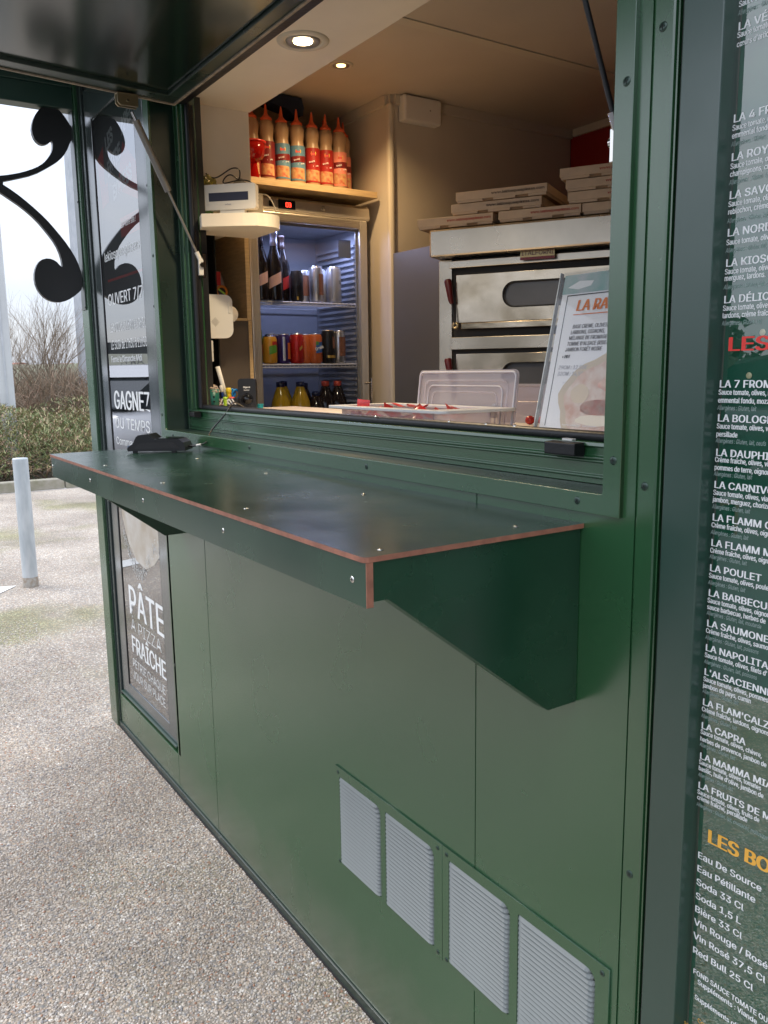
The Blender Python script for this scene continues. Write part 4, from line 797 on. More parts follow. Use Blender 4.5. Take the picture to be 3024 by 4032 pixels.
b = MB(); b.box(-1.624, -1.618, .4612, .469, .29, 1.881).box(-1.624, -1.618, .867, .8748, .29, 1.881).box(-1.624, -1.618, .469, .867, 1.873, 1.8808); bw(b, 'door_seal', STRUTG, F_)
b = MB(); b.tube([(-1.575, .901, 1.10), (-1.575, .901, 1.336)], .0032, 8).tube([(-1.60, .888, 1.318), (-1.575, .901, 1.318)], .003, 8).tube([(-1.60, .888, 1.12), (-1.575, .901, 1.12)], .003, 8); bw(b, 'handle', CHROME, F_)
bw(MB().box(-1.6275, -1.6265, .797, .851, 1.778, 1.842), 'sticker', mat('blue_grey_sticker', (.10, .13, .22), .5), F_)
LEDM = mat('fridge_led_lit', (.6, .7, 1), .4, emis=(.42, .52, 1.0), estr=5.0)
bw(MB().box(-1.6400, -1.6315, .50, .84, 1.8845, 1.8895), 'light_strip', LEDM, F_)
l = D.lights.new('fridge_light', 'AREA'); l.energy = 1.2; l.color = (.52, .60, 1.0); l.shape = 'RECTANGLE'; l.size = .06; l.size_y = .34; o = D.objects.new('fridge_light', l); col.objects.link(o); o.parent = F_; o.location = (.12, 0, 1.725)
WIRE = mat('white_wire', (.62, .62, .66), .4)
for z in (1.612, 1.389, 1.030):
    b = MB(); b.tube([(-1.645, .452, z), (-1.645, .882, z)], .0028, 6).tube([(-1.645, .452, z - .010), (-1.645, .882, z - .010)], .0018, 6).tube([(-1.95, .452, z), (-1.95, .882, z)], .0028, 6)
    for k in range(26): y = .458 + k * .0168; b.tube([(-1.955, y, z + .0030), (-1.646, y, z + .0030), (-1.643, y, z - .008)], .0014, 5)
    bw(b, 'wire_shelf', WIRE, F_)

# drink containers
def M_(n, c, r=.35, metal=0.0): return D.materials.get(n) or mat(n, c, r, metal)
ALUC = M_('can_end', (.72, .72, .74), .22, 1.0)
def can(x, y, z, h, r, mbody, accents, label, group='cans in the drinks fridge', rz=0, lid=None):
    t = thing('drink_can', label, 'can', (x, y, z), R(rz), group)
    MB().lathe([(0, .004), (r * .80, .0), (r * .84, .001), (r, .007), (r, h - .012), (r * .86, h - .003)], seg=24).build('body', mbody, t)
    MB().lathe([(r * .86, h - .003), (r * .88, h), (r * .82, h), (r * .80, h - .004), (0, h - .004)], seg=24).build('lid', lid or ALUC, t)
    for (mm, z0, z1, a0, a1, sk) in accents: MB().arc(r + .0003, z0 * h, z1 * h, a0, a1, skew=sk * h, m=0).build('print', mm, t)
    return t
def bottle(x, y, z, prof, mb, cap, mcap, accents, label, cat='bottle', group=None, rz=0, name='bottle'):
    t = thing(name, label, cat, (x, y, z), R(rz), group)
    MB().lathe(prof, seg=24).build('body', mb, t)
    MB().lathe(cap, seg=18).build('cap', mcap, t)
    for (mm, rr_, z0, z1, a0, a1, sk) in accents: MB().arc(rr_, z0, z1, a0, a1, skew=sk, seg=12).build('label', mm, t)
    return t
DKG = mat('dark_bottle_glass', (.012, .010, .010), .08); PINK = M_('pink_label', (.62, .40, .36), .5); REDL = M_('red_label', (.42, .02, .02), .5); FOILD = M_('dark_foil', (.03, .015, .012), .35); FOILB = M_('pale_foil', (.45, .42, .48), .3, .6)
WB = [(0, .006), (.026, 0), (.0295, .004), (.0300, .012), (.0300, .112), (.0285, .128), (.022, .155), (.0145, .178), (.0125, .195)]
WC = [(.0127, .188), (.0135, .19), (.0135, .205), (.0122, .207), (.0122, .228), (.0138, .230), (.0138, .238), (0, .239)]
bottle(-1.665, .497, 1.6168, WB, DKG, WC, FOILD, [(PINK, .0303, .040, .078, -60, 30, .022)], 'dark bottle with pink slanted label at the left end of the upper fridge shelf', group='dark bottles in the fridge')
bottle(-1.660, .549, 1.6168, WB, DKG, WC, FOILB, [(PINK, .0303, .036, .074, -75, 25, .026)], 'dark bottle with pink label and pale foil, second on the upper fridge shelf', group='dark bottles in the fridge')
bottle(-1.710, .575, 1.6168, WB, DKG, WC, FOILD, [(REDL, .0303, .036, .080, -75, 30, .020)], 'dark bottle with red label just right of the pale foiled one', group='dark bottles in the fridge')
bottle(-1.725, .612, 1.6168, WB, DKG, WC, FOILD, [(REDL, .0303, .028, .070, -75, 30, .026)], 'dark bottle with red label nearest the cans on the upper fridge shelf', group='dark bottles in the fridge')
SILV = M_('silver_can', (.60, .60, .62), .28, .9); BLKC = M_('black_can', (.02, .018, .018), .3, .5); BRN = M_('brown_print', (.22, .09, .05), .4); GOLD = M_('gold_print', (.60, .38, .08), .35, .5); WSIL = M_('pale_silver_can', (.52, .53, .56), .35, .5); GRYP = M_('grey_can_print', (.25, .27, .33), .5)
can(-1.672, .644, 1.6168, .109, .0235, BLKC, [(GOLD, .05, .16, -28, -14, 0)], 'black can right of the dark bottles on the upper fridge shelf', lid=BLKC)
can(-1.725, .705, 1.6168, .118, .024, SILV, [(BRN, .22, .85, -80, 30, 0)], 'silver can with brown print, partly hidden on the upper fridge shelf')
can(-1.675, .727, 1.6168, .130, .0265, SILV, [(BRN, .20, .78, -5, 75, .0)], 'tall silver can with a round brown print on the upper fridge shelf')
can(-1.725, .780, 1.6168, .124, .0245, WSIL, [], 'plain pale can half hidden between two taller cans on the upper shelf')
can(-1.672, .802, 1.6168, .132, .0275, WSIL, [(GRYP, .52, .62, 10, 70, 0), (GRYP, .10, .95, -52, -38, 0)], 'tall white and silver can at the right end of the upper fridge shelf')
YELC = M_('yellow_can', (.62, .30, .03), .3); GRNP = M_('green_print', (.10, .30, .04), .4); REDC = M_('red_can', (.50, .02, .015), .25, .3); ORC = M_('orange_can', (.58, .13, .03), .3); PUR = M_('violet_can', (.06, .04, .20), .25, .5); BLUP = M_('blue_print', (.04, .13, .40), .4); GRB = M_('green_glass', (.02, .16, .03), .1)
bottle(-1.700, .487, 1.3938, [(0, .004), (.020, 0), (.022, .006), (.022, .115), (.016, .135), (.010, .150), (.010, .165)], GRB, [(.0108, .158), (.0115, .17), (0, .172)], GRB, [(REDL, .0223, .03, .07, -60, 60, 0)], 'green soft drink bottle at the far left of the middle fridge shelf')
can(-1.668, .524, 1.3938, .098, .0265, YELC, [(GRNP, .32, .62, -30, 40, .1), (REDL, .66, .80, -5, 55, 0)], 'yellow iced tea can with green leaves on the middle fridge shelf')
can(-1.700, .545, 1.3938, .107, .0250, PUR, [], 'violet topped can behind the yellow can on the middle shelf')
can(-1.670, .580, 1.3938, .106, .0250, PUR, [(ORC, .15, .70, 12, 70, 0), (WSIL, .10, .90, -30, -10, 0)], 'violet can with orange side print on the middle fridge shelf')
can(-1.668, .634, 1.3938, .107, .0265, REDC, [(GOLD, .42, .52, -5, 22, .1)], 'bright red can on the middle fridge shelf')
can(-1.720, .660, 1.3938, .112, .0255, BLKC, [], 'dark can behind the red can on the middle shelf')
can(-1.678, .676, 1.3938, .107, .0200, ORC, [], 'narrow looking plain orange can between the red can and the blue swirl can')
oc = can(-1.668, .712, 1.3938, .108, .0262, ORC, [(BLUP, .34, .70, -22, 45, .04), (GRNP, .62, .74, -22, 0, 0)], 'orange can with a blue swirl on the middle fridge shelf')
text('Oasis', .020, INKW, oc, (.0268, -.012, .046), (PI / 2, R(-20), PI / 2 - R(12)), .0006, .9)
can(-1.668, .768, 1.3938, .122, .0265, BLKC, [(GOLD, .16, .24, -35, 50, 0), (BRN, .45, .80, 10, 60, 0)], 'black can with a gold band on the middle fridge shelf', lid=M_('gold_lid', (.7, .5, .25), .2, 1.0))
can(-1.668, .816, 1.3938, .122, .0240, SILV, [(BRN, .22, .80, -30, 60, 0)], 'silver can with red brown print at the right end of the middle shelf')
JUI = mat('orange_drink', (.42, .27, .02), .12); COLA = mat('cola_bottle', (.012, .006, .005), .08); CAPB = M_('blue_cap', (.01, .015, .06), .4); CAPR = M_('red_cap', (.55, .06, .03), .4); BLUL = M_('blue_label', (.02, .06, .22), .4); YLB = M_('yellow_label', (.45, .32, .04), .4)
PB = [(0, .004), (.034, 0), (.041, .012), (.042, .05), (.040, .09), (.042, .13), (.042, .19), (.036, .225), (.022, .262), (.013, .283)]; PC = [(.0135, .276), (.0155, .278), (.0155, .296), (0, .297)]
for (x, y, mb, mc, ac, s_, lb_) in ((-1.700, .578, JUI, CAPB, [], .99, 'yellow orange drink bottle with dark cap, leftmost of the lower fridge bottles'), (-1.745, .612, JUI, CAPB, [], 1, 'orange drink bottle with dark cap standing at the back of the lower fridge shelf'), (-1.690, .655, JUI, CAPB, [(YLB, .0423, .06, .12, -80, 80, 0)], .99, 'front orange drink bottle with dark cap in the middle of the lower fridge shelf'),
        (-1.745, .700, COLA, CAPB, [], .97, 'dark bottle with blue cap behind the orange drink bottles'), (-1.690, .722, COLA, CAPB, [(BLUL, .0423, .16, .20, -80, 80, 0)], .86, 'shorter dark bottle with blue label between orange drink and cola'),
        (-1.700, .770, COLA, CAPR, [(YLB, .0423, .13, .165, -80, 80, 0)], .99, 'cola bottle with red cap, left one of the two'), (-1.690, .818, COLA, CAPR, [(YLB, .0423, .13, .165, -80, 80, 0)], .99, 'cola bottle with red cap, right one of the two')):
    t = bottle(x, y, 1.0338, [(a * .94, c) for a, c in PB], mb, PC, mc, [(m, r * .94, a, c, d, e, f_) for m, r, a, c, d, e, f_ in ac], lb_, group='large bottles on the lower fridge shelf'); t.scale = (1, 1, s_)

# sauce bottles over the fridge
SAU = mat('pale_sauce', (.50, .33, .20), .32, noise=.06, nscale=15); ORCAP = mat('orange_cap', (.80, .13, .045), .4)
SP = [(0, .004), (.023, 0), (.0275, .008), (.0275, .128), (.0262, .140), (.0232, .152), (.0225, .162), (.0245, .175), (.0262, .190), (.0250, .203), (.0195, .214), (.0150, .218)]
SC = [(.0150, .214), (.0205, .216), (.0200, .224), (.0150, .226), (.0115, .231), (.0065, .238), (.0040, .262), (.0018, .272), (0, .273)]
LR = M_('sauce_label_red', (.36, .018, .015), .4); LD = M_('sauce_label_maroon', (.18, .012, .014), .4); LB = M_('sauce_label_blue', (.11, .24, .36), .4); LP = M_('sauce_label_pink', (.78, .25, .18), .4); FOOD = mat('food_print', (.55, .35, .16), .5, c2=(.45, .10, .05), nscale=70); BADGE = M_('yellow_badge', (.75, .52, .12), .4)
sauce = []
def sauce_bottle(x, y, lm, label, front=True):
    t = bottle(x, y, 2.0105, SP, SAU, SC, ORCAP, [(lm, .0278, .022, .142, -180, 180, 0)], label, 'sauce bottle', 'sauce bottles on the shelf above the fridge', rz=-20, name='sauce_bottle'); t.scale = (1, 1, .975)
    if front:
        if lm in (LB, LP): MB().arc(.0280, .082, .104, -95, 70, skew=.004).build('band', LD, t)
        MB().arc(.0281, .030, .068, -70, 50, skew=-.004).build('picture', FOOD, t)
        MB().lathe([(0, .0006), (.010, .0004), (.0102, 0)], seg=16, T=Matrix.Translation((.0272, .0, .122)) @ Matrix.Rotation(R(90), 4, 'Y')).build('badge', BADGE, t)
        text('Ilou', .013, INKR, t, (.0283, -.010, .118), (PI / 2, 0, PI / 2), .0006)
        text('SAUCE', .009, INKW, t, (.0272, -.016, .089), (PI / 2, R(-8), PI / 2 - R(22)), .0003); text('BURGER' if lm in (LR, LD) else 'BLANCHE', .007, INKW, t, (.0284, -.002, .076), (PI / 2, R(-8), PI / 2 + R(8)), .0002)
sauce_bottle(-1.650, .474, LD, 'maroon labelled sauce bottle at the left, half hidden by the white pilaster')
sauce_bottle(-1.650, .531, LD, 'maroon labelled sauce bottle second from the left, behind the red bowl')
sauce_bottle(-1.650, .590, LB, 'blue labelled sauce bottle, the left one of the two blue ones')
sauce_bottle(-1.650, .650, LB, 'blue labelled sauce bottle, the right one of the two blue ones')
sauce_bottle(-1.650, .711, LR, 'bright red labelled sauce bottle right beside a blue labelled one')
sauce_bottle(-1.650, .767, LR, 'bright red labelled sauce bottle beside a pink labelled one')
sauce_bottle(-1.650, .823, LP, 'pink labelled sauce bottle in the front row')
sauce_bottle(-1.700, .872, LP, 'pink labelled sauce bottle at the far right, set back against the wall')
for i, (y, lm, q) in enumerate(((.560, LR, 'behind the second and third front bottles'), (.619, LR, 'behind the two blue labelled bottles'), (.682, LB, 'behind the blue and red labelled bottles'), (.742, LR, 'behind the two bright red labelled bottles'), (.797, LP, 'behind the red and pink labelled bottles'))): sauce_bottle(-1.715, y, lm, 'back row sauce bottle peeping out ' + q, False)
t = thing('red_bowl', 'red translucent plastic bowl in front of the left sauce bottles', 'bowl', (-1.585, .445, 2.0105))
RB = glassmat('red_translucent_plastic', (.75, .05, .04), 1.45, .1, .55, (.55, .02, .015))
MB().lathe([(0, .055), (.018, .056), (.034, .066), (.040, .085), (.043, .110), (.045, .110), (.042, .085), (.036, .064), (.02, .053), (0, .052)], seg=26).build('bowl', RB, t); MB().lathe([(.0435, .1102), (.047, .112), (.047, .116), (.044, .116)], seg=26).build('rim', M_('red_plastic', (.50, .02, .018), .3), t); MB().lathe([(.020, .0), (.021, .002), (.014, .045), (.018, .056)], seg=20).build('foot', RB, t)

# customer display on the corner shelf
t = thing('customer_display', 'white customer display with dark blue screen on the rounded corner shelf', 'display', (-1.205, .190, 1.8002), R(46))
b = MB(); b.prism(rrect(-.080, .080, .024, .094, .008), 'y', -.012, .014, smooth=False); b.build('housing', WPLA, t, .002)
MB().box(-.060, .058, -.0128, -.0122, .048, .071).build('screen', SCREEN, t); text('oxhoo', .009, INKL, t, (-.012, -.0125, .036), bold=.0002)
MB().prism([(-.030, .008), (.042, .008), (.045, .026), (-.030, .026)], 'y', -.008, .010).build('neck', WPLA, t, .001); MB().prism([(-.054, 0), (.052, 0), (.060, .009), (-.058, .009)], 'y', -.022, .032).build('base', WPLA, t, .001)
t = thing('green_box', 'light green carton with a black label left of the customer display', 'box', (-1.262, .136, 1.8002), R(40))
MB().box(-.020, .018, -.006, .014, 0, .082).build('carton', M_('light_green_card', (.18, .32, .06), .5), t, .001); MB().box(-.019, -.008, -.0068, -.0061, .015, .065).build('label', BLKP, t)
def crumple(name, label, cat, loc, sc_, m, seed, extra=None):
    t = thing(name, label, cat, loc); bm = bmesh.new(); bmesh.ops.create_icosphere(bm, subdivisions=4, radius=1); rg = random.Random(seed)
    from mathutils import noise as mn
    for v in bm.verts:
        n0 = mn.noise(v.co * 2.3 + Vector((seed, 0, 0))) * .35 + mn.noise(v.co * 6 + Vector((0, seed, 0))) * .18; v.co *= 1 + n0; v.co.z = max(v.co.z, -.55); v.co = Vector((v.co.x * sc_[0], v.co.y * sc_[1], (v.co.z + .55) * sc_[2]))
    me = D.meshes.new(name); bm.to_mesh(me); bm.free(); me.materials.append(m); o = D.objects.new('cloth' if cat == 'cloth' else 'wrap', me); col.objects.link(o); o.parent = t; return t
t = crumple('plastic_bag', 'crumpled grey and clear plastic bag behind the customer display', 'bag', (-1.258, .245, 1.8002), (.022, .040, .076), mat('grey_plastic_film', (.30, .27, .22), .2, c2=(.48, .44, .36), nscale=30), 3)
t = crumple('yellow_pouch', 'crumpled yellow pouch beside the black window seal', 'pouch', (-1.275, .150, 1.8830), (.014, .028, .028), mat('yellow_film', (.36, .30, .04), .3, c2=(.12, .10, .05), nscale=60), 8)
def wire(name, label, pts, r, m, cat='cable'):
    cu = D.curves.new('w', 'CURVE'); cu.dimensions = '3D'; cu.bevel_depth = r; cu.bevel_resolution = 3; sp = cu.splines.new('NURBS'); sp.points.add(len(pts) - 1); sp.use_endpoint_u = True; sp.order_u = 4
    for i, p in enumerate(pts): sp.points[i].co = (*p, 1)
    o = curve_mesh(cu, name, m, None)
    for p in o.data.polygons: p.use_smooth = True
    return tag(o, label, cat)
wire('black_cable', 'looped black cable lying over the bag above the customer display', [(-1.28, .15, 1.935), (-1.27, .165, 1.915), (-1.26, .19, 1.930), (-1.255, .22, 1.955), (-1.255, .245, 1.955), (-1.255, .247, 1.94), (-1.25, .24, 1.915), (-1.25, .22, 1.935), (-1.25, .20, 1.93), (-1.25, .18, 1.90), (-1.248, .22, 1.915), (-1.245, .26, 1.925), (-1.245, .29, 1.915), (-1.245, .30, 1.885)], .0019, BLKP)
t = thing('beige_box', 'small beige slotted plastic box standing on the right end of the corner shelf', 'plastic box', (-1.235, .268, 1.8002), R(58))
b = MB(); b.box(-.012, .034, .0, .016, .0, .083); b.build('case', BEIGEP, t, .002); b = MB()
for k in range(2):
    for j in range(3): b.box(-.006 + k * .018, .006 + k * .018, -.0006, -.0001, .074 - j * .010, .0775 - j * .010)
b.build('slots', SEAM, t)
wire('beige_cable', 'thin beige cord hanging off the rounded end of the corner shelf', [(-1.225, .292, 1.879), (-1.20, .300, 1.882), (-1.175, .305, 1.86), (-1.155, .309, 1.83), (-1.150, .312, 1.80), (-1.152, .312, 1.77)], .0016, BEIGEP)
# white speaker, adapter, jar
t = thing('wall_speaker', 'white rounded speaker box with a diamond of small holes beside the window seal', 'speaker', (-1.322, .130, 1.4670))
b = MB(); b.prism(rrect(.0, .094, 0, .129, (.022, .004, .004, .026), 8), 'x', -.02, .022); b.build('case', WPLA, t, .004)
b = MB()
for i in range(9):
    for j in range(9):
        if abs(i - 4) + abs(j - 4) <= 4: b.lathe([(0, .0006), (.00085, .0006), (.00085, 0)], seg=6, T=Matrix.Translation((.0223, .036 + (i - 4) * .0031, .048 + (j - 4) * .0031)) @ Matrix.Rotation(R(90), 4, 'Y'))
b.build('sound_holes', STRUTG, t); MB().box(.0223, .0245, .079, .087, .075, .108).build('button', WPLA, t, .001)
MB().lathe([(0, 0), (.024, .0), (.024, .02), (0, .02)], seg=28, T=Matrix.Translation((-.012, .094, .073)) @ Matrix.Rotation(R(90), 4, 'Y')).build('dial', WPLA, t)
t = thing('plug_adapter', 'white plug adapter hanging below the white wall speaker', 'adapter', (-1.315, .130, 1.397))
MB().box(-.012, .012, .004, .028, 0, .063).build('case', WPLA, t, .002); MB().box(-.006, .006, .0282, .032, .035, .047).build('plug', BLKP, t); MB().tube([(0, .012, 0), (0, .012, -.14)], .0018).build('lead', BLKP, t)
t = thing('plastic_jar', 'clear jar with a red tag and round orange sticker in the wooden niche', 'jar', (-1.545, .262, 1.539))
MB().lathe([(0, .002), (.040, 0), (.044, .006), (.044, .10), (.036, .135), (.030, .150), (.032, .152), (.046, .100), (.046, .004)], seg=26).build('jar', PCARB, t)
MB().box(.045, .0465, -.008, .012, .105, .148).build('red_tag', REDL, t); MB().lathe([(0, .001), (.021, .0008), (.0215, 0)], seg=24, T=Matrix.Translation((.0455, .014, .085)) @ Matrix.Rotation(R(90), 4, 'Y')).build('sticker', M_('orange_sticker', (.65, .22, .03), .5), t)
MB().lathe([(0, .0006), (.013, .0005), (.0135, 0)], seg=20, T=Matrix.Translation((.0466, .014, .085)) @ Matrix.Rotation(R(90), 4, 'Y')).build('sticker_print', BLKP, t); MB().box(.0473, .0477, .0, .028, .082, .088, T=Matrix.Translation((0, .014, .085)) @ Matrix.Rotation(R(-35), 4, 'X') @ Matrix.Translation((0, -.014, -.085))).build('green_stripe', M_('lime_print', (.35, .6, .08), .5), t)

# inner counter clutter
CT = 1.2472
t = thing('green_cup', 'teal green cup stuffed with crumpled tissue at the left end of the inner counter', 'cup', (-1.255, .122 + .008, CT)); b = MB(); b.lathe([(0, .002), (.016, 0), (.0185, .068), (.0175, .068), (.015, .004)], seg=22); b.build('cup', M_('teal_plastic', (.015, .14, .11), .4), t)
for k in range(3): MB().lathe([(0, .0008), (.0028, .0006), (.0028, 0)], seg=10, T=Matrix.Rotation(R(-35), 4, 'Z') @ Matrix.Translation((.0172, .006, .018 + k * .014)) @ Matrix.Rotation(R(90), 4, 'Y')).build('hole', SEAM, t)
crumple('tissue', 'crumpled beige paper tissue sticking out of the teal cup', 'tissue', (-1.255, .130, CT + .058), (.017, .019, .014), mat('paper_tissue', (.45, .36, .29), .8), 5)
t = thing('pen_holder', 'black box with red and white zebra stripes holding pens and markers', 'pen holder', (-1.262, .178, CT), R(62))
b = MB(); b.box(-.033, .033, -.020, .020, 0, .040); b.build('box', BLKP, t, .001); b = MB()
for k in range(7): x = -.032 + k * .0092; b.prism([(x, .022), (x + .0045, .022), (x + (.012 if k < 4 else -.006), .039), (x + (.0075 if k < 4 else -.0105), .039)], 'y', -.0206, -.0202)
for k in range(5): z = .004 + k * .0068; b.prism([(-.0325, z), (-.014, z + .004), (-.014, z + .0065), (-.0325, z + .0028)], 'y', -.0206, -.0202, m=1)
b.build('stripes', [INKW, M_('pink_stripe', (.65, .30, .28), .5)], t); text('AR', .024, INKL, t, (-.010, -.0208, .003), bold=.0008)
def pen(x, y, z, h, r, c, label, tilt=(0, 0), name='marker_pen', capc=None):
    t = thing(name, label, 'pen', (x, y, z), 0, 'pens in the zebra striped holder'); t.rotation_euler = (tilt[0], tilt[1], 0)
    MB().lathe([(0, 0), (r, .002), (r, h * .7)], seg=14).build('barrel', c, t); MB().lathe([(r, h * .7), (r * 1.12, h * .705), (r * 1.05, h * .98), (0, h)], seg=14).build('cap', capc or c, t)
BLU = M_('blue_plastic', (.01, .05, .26), .35); YEL = M_('yellow_plastic', (.75, .55, .02), .35); CYA = M_('cyan_plastic', (.0, .20, .55), .35); LIM = M_('lime_plastic', (.45, .70, .05), .4); PNK = M_('pink_plastic', (.85, .12, .13), .4)
pen(-1.262, .158, CT + .012, .068, .0040, M_('navy_pen', (.01, .02, .09), .35), 'navy pen leaning left in the zebra striped holder', (R(12), 0))
pen(-1.262, .168, CT + .012, .068, .0044, BLU, 'blue pen upright left of the yellow marker', (R(8), 0), capc=WPLA)
pen(-1.258, .184, CT + .012, .060, .0075, YEL, 'fat yellow marker in the middle of the zebra striped holder', (R(3), 0))
pen(-1.250, .166, CT + .015, .030, .0068, LIM, 'lime green highlighter top at the front of the zebra striped holder'); pen(-1.247, .186, CT + .014, .030, .0080, PNK, 'pink highlighter top at the front of the zebra striped holder')
t = thing('scissors', 'blue handled scissors standing in the zebra striped holder', 'scissors', (-1.262, .206, CT + .03)); b = MB(); pts = [(0, .012 * math.cos(a), .020 + .015 * math.sin(a)) for a in [2 * PI * k / 16 for k in range(17)]]; b.tube(pts, .0035, 8, cap=False); pts = [(-.006, -.010 + .010 * math.cos(a), .024 + .012 * math.sin(a)) for a in [2 * PI * k / 16 for k in range(17)]]; b.tube(pts, .0035, 8, cap=False); b.build('handles', CYA, t); MB().box(-.002, .001, -.006, .004, -.022, .01).build('blades', CHROME, t)
t = thing('paper_roll', 'slim white paper tube leaning out of the pen holder', 'paper tube', (-1.270, .183, CT + .02)); t.rotation_euler = (R(14), 0, 0); MB().lathe([(.0035, 0), (.0068, .0), (.0068, .118), (.0050, .118), (.0050, .0)], seg=18).build('tube', M_('white_paper', (.78, .77, .74), .7), t)
t = thing('phone_speaker', 'small black speaker box with a round dial on the inner counter', 'speaker', (-1.250, .240, CT), R(58))
b = MB(); b.prism(rrect(-.027, .027, 0, .098, (.010, .010, .003, .003)), 'y', -.016, .016); b.build('case', BLKP, t, .002)
b = MB(); pts = [(.018 * math.cos(a) * .95, -.0166, .035 + .018 * math.sin(a)) for a in [2 * PI * k / 28 for k in range(29)]]; b.tube(pts, .0014, 6, cap=False); b.build('dial_ring', BLKG, t); MB().lathe([(0, .003), (.014, .002), (.015, 0)], seg=26, T=Matrix.Translation((0, -.0161, .035)) @ Matrix.Rotation(R(90), 4, 'X')).build('dial', BLKG, t)
text('Gigaset', .0085, INKW, t, (-.011, -.0164, .070), bold=.0003); text('repeater', .0065, INKW, t, (-.010, -.0164, .062), bold=.0001)
t = thing('cyan_cup', 'tiny cyan plastic cup right of the black speaker box', 'cup', (-1.262, .285, CT)); MB().lathe([(0, .001), (.009, 0), (.0112, .019), (.0105, .019), (.009, .002)], seg=18).build('cup', M_('cyan_cup', (.02, .36, .44), .4), t)
MB().lathe([(.0111, .0165), (.0122, .017), (.0122, .0195), (.0108, .0195)], seg=18).build('rim', M_('cyan_cup', (.02, .36, .44), .4), t)

# tray with sachets, lid, tubs, poster
t = thing('sachet_tray', 'white rimmed clear tray full of red sachets on the inner counter', 'tray', (-.345, .215, CT))
b = MB(); x0, x1, y0, y1, h = -.185, .165, -.070, .075, .034
b.box(x0, x1, y0, y0 + .002, 0, h).box(x0, x1, y1 - .002, y1, 0, h).box(x0, x0 + .002, y0, y1, 0, h).box(x1 - .002, x1, y0, y1, 0, h).box(x0, x1, y0, y1, 0, .002); b.build('tub', PCARB, t)
holed(rrect(-.215, .225, y0 - .022, y1 + .020, .014), [rrect(x0 + .003, x1 - .003, y0 + .003, y1 - .003, .01)], .004, 'rim', WPLA, t, (0, 0, h + .002), (0, 0, 0), .001)
SACH = mat('red_sachet', (.62, .03, .03), .3, noise=.2, nscale=90)
def sachet(loc, rot, lab, w_=.030, h_=.022):
    t = thing('sachet', lab, 'sachet', loc, 0, 'red sauce sachets in the tray'); t.rotation_euler = rot
    b = MB(); n = 5; vs = []; 
    for i in range(n):
        for j in range(n):
            e = (1 - abs(2 * i / (n - 1) - 1) ** 3) * (1 - abs(2 * j / (n - 1) - 1) ** 3); vs.append(((i / (n - 1) - .5) * w_, (j / (n - 1) - .5) * h_, .003 * e))
    fs = [(i * n + j, (i + 1) * n + j, (i + 1) * n + j + 1, i * n + j + 1) for i in range(n - 1) for j in range(n - 1)]
    b.add(vs, fs, 0, True); b.add([(a, c, -d) for a, c, d in vs], [f[::-1] for f in fs], 0, True); b.build('packet', SACH, t)
    MB().box(-w_ / 2, w_ / 2, -h_ / 2, -h_ / 2 + .004, .0012, .0017).build('seal_edge', M_('dark_red', (.30, .01, .01), .4), t)
sachet((-.445, .150, CT + .036 + .008), (R(86), R(4), R(18)), 'red sachet standing upright on the left rim of the tray', .036, .019)
for k in range(26):
    sachet((-.345 + rnd.uniform(-.165, .145), .215 + rnd.uniform(-.058, .062), CT + .012 + rnd.uniform(0, .026)), (rnd.uniform(-.7, .7), rnd.uniform(-.7, .7), rnd.uniform(0, 6)), 'red sauce sachet lying in the white rimmed tray')
t = thing('clear_lid', 'clear food container lid with rounded ribs standing on edge behind the tray', 'lid', (-.300, .312, CT)); t.rotation_euler = (-R(7), 0, 0)
MB().prism(rrect(-.172, .166, 0, .116, (.014, .012, .004, .004)), 'y', -.001, .001).build('sheet', PCARB, t)
for k, q in enumerate((.004, .026, .040, .056)):
    pts = [(a, -.0022, b_) for a, b_ in rrect(-.170 + q, .164 - q, -.004, .114 - q * .82, .016 if k else .012)]; pts = pts[:12] + [pts[12 + 3]]
    pts = [(.164 - q, -.0022, 0)] + pts[:12] + [(-.170 + q, -.0022, 0)]
    b = MB(); b.tube(pts, .0016 if k else .0024, 6, cap=False); b.build('rib', PCARB if k % 2 else mat('milky_rib', (.62, .60, .64), .3), t)
text('GN 1/4', .010, INKL, t, (.095, -.0016, .040), bold=.0002)
def tub(x, y, w_, d_, h, label, tomatoes):
    t = thing('food_tub', label, 'food tub', (x, y, CT), R(8)); b = MB()
    b.box(0, w_, 0, .003, 0, h).box(0, w_, d_ - .003, d_, 0, h).box(0, .003, .003, d_ - .003, 0, h).box(w_ - .003, w_, .003, d_ - .003, 0, h).box(.003, w_ - .003, .003, d_ - .003, 0, .003); b.build('tub', PCARB, t); MB().box(-.006, w_ + .006, -.006, d_ + .006, h + .0005, h + .006).build('lid', PCARB, t, .002); MB().box(.01, .05, -.0012, -.0002, h - .035, h - .014).build('sticker', M_('pale_sticker', (.6, .5, .42), .6), t)
    MB().box(-.004, w_ + .004, -.004, .0, h * .62, h * .66).build('ridge', PCARB, t)
    return t
tub(-.290, .405, .24, .15, .078, 'cloudy clear food tub behind the upright lid', 0); t2 = tub(-.150, .60, .22, .16, .105, 'taller cloudy food tub at the back beside the oven', 0)
TOM = mat('tomato_skin', (.45, .03, .02), .25); GST = mat('tomato_stalk', (.06, .12, .03), .6)
for k, (x, y, z, r) in enumerate(((-.165, .385, CT, .010), (-.125, .385, CT, .011), (-.095, .380, CT, .012))):
    t = thing('tomato', ('leftmost', 'middle', 'rightmost')[k] + ' of three small tomatoes beside the poster holder', 'tomato', (x, y, z)); MB().lathe([(0, 0), (r * .6, .002), (r * .96, r * .5), (r, r), (r * .85, r * 1.5), (r * .4, r * 1.85), (0, r * 1.78)], seg=20).build('fruit', TOM, t); MB().lathe([(0, r * 1.95), (.002, r * 1.8), (.005, r * 1.82), (0, r * 1.80)], seg=6).build('stalk', GST, t)
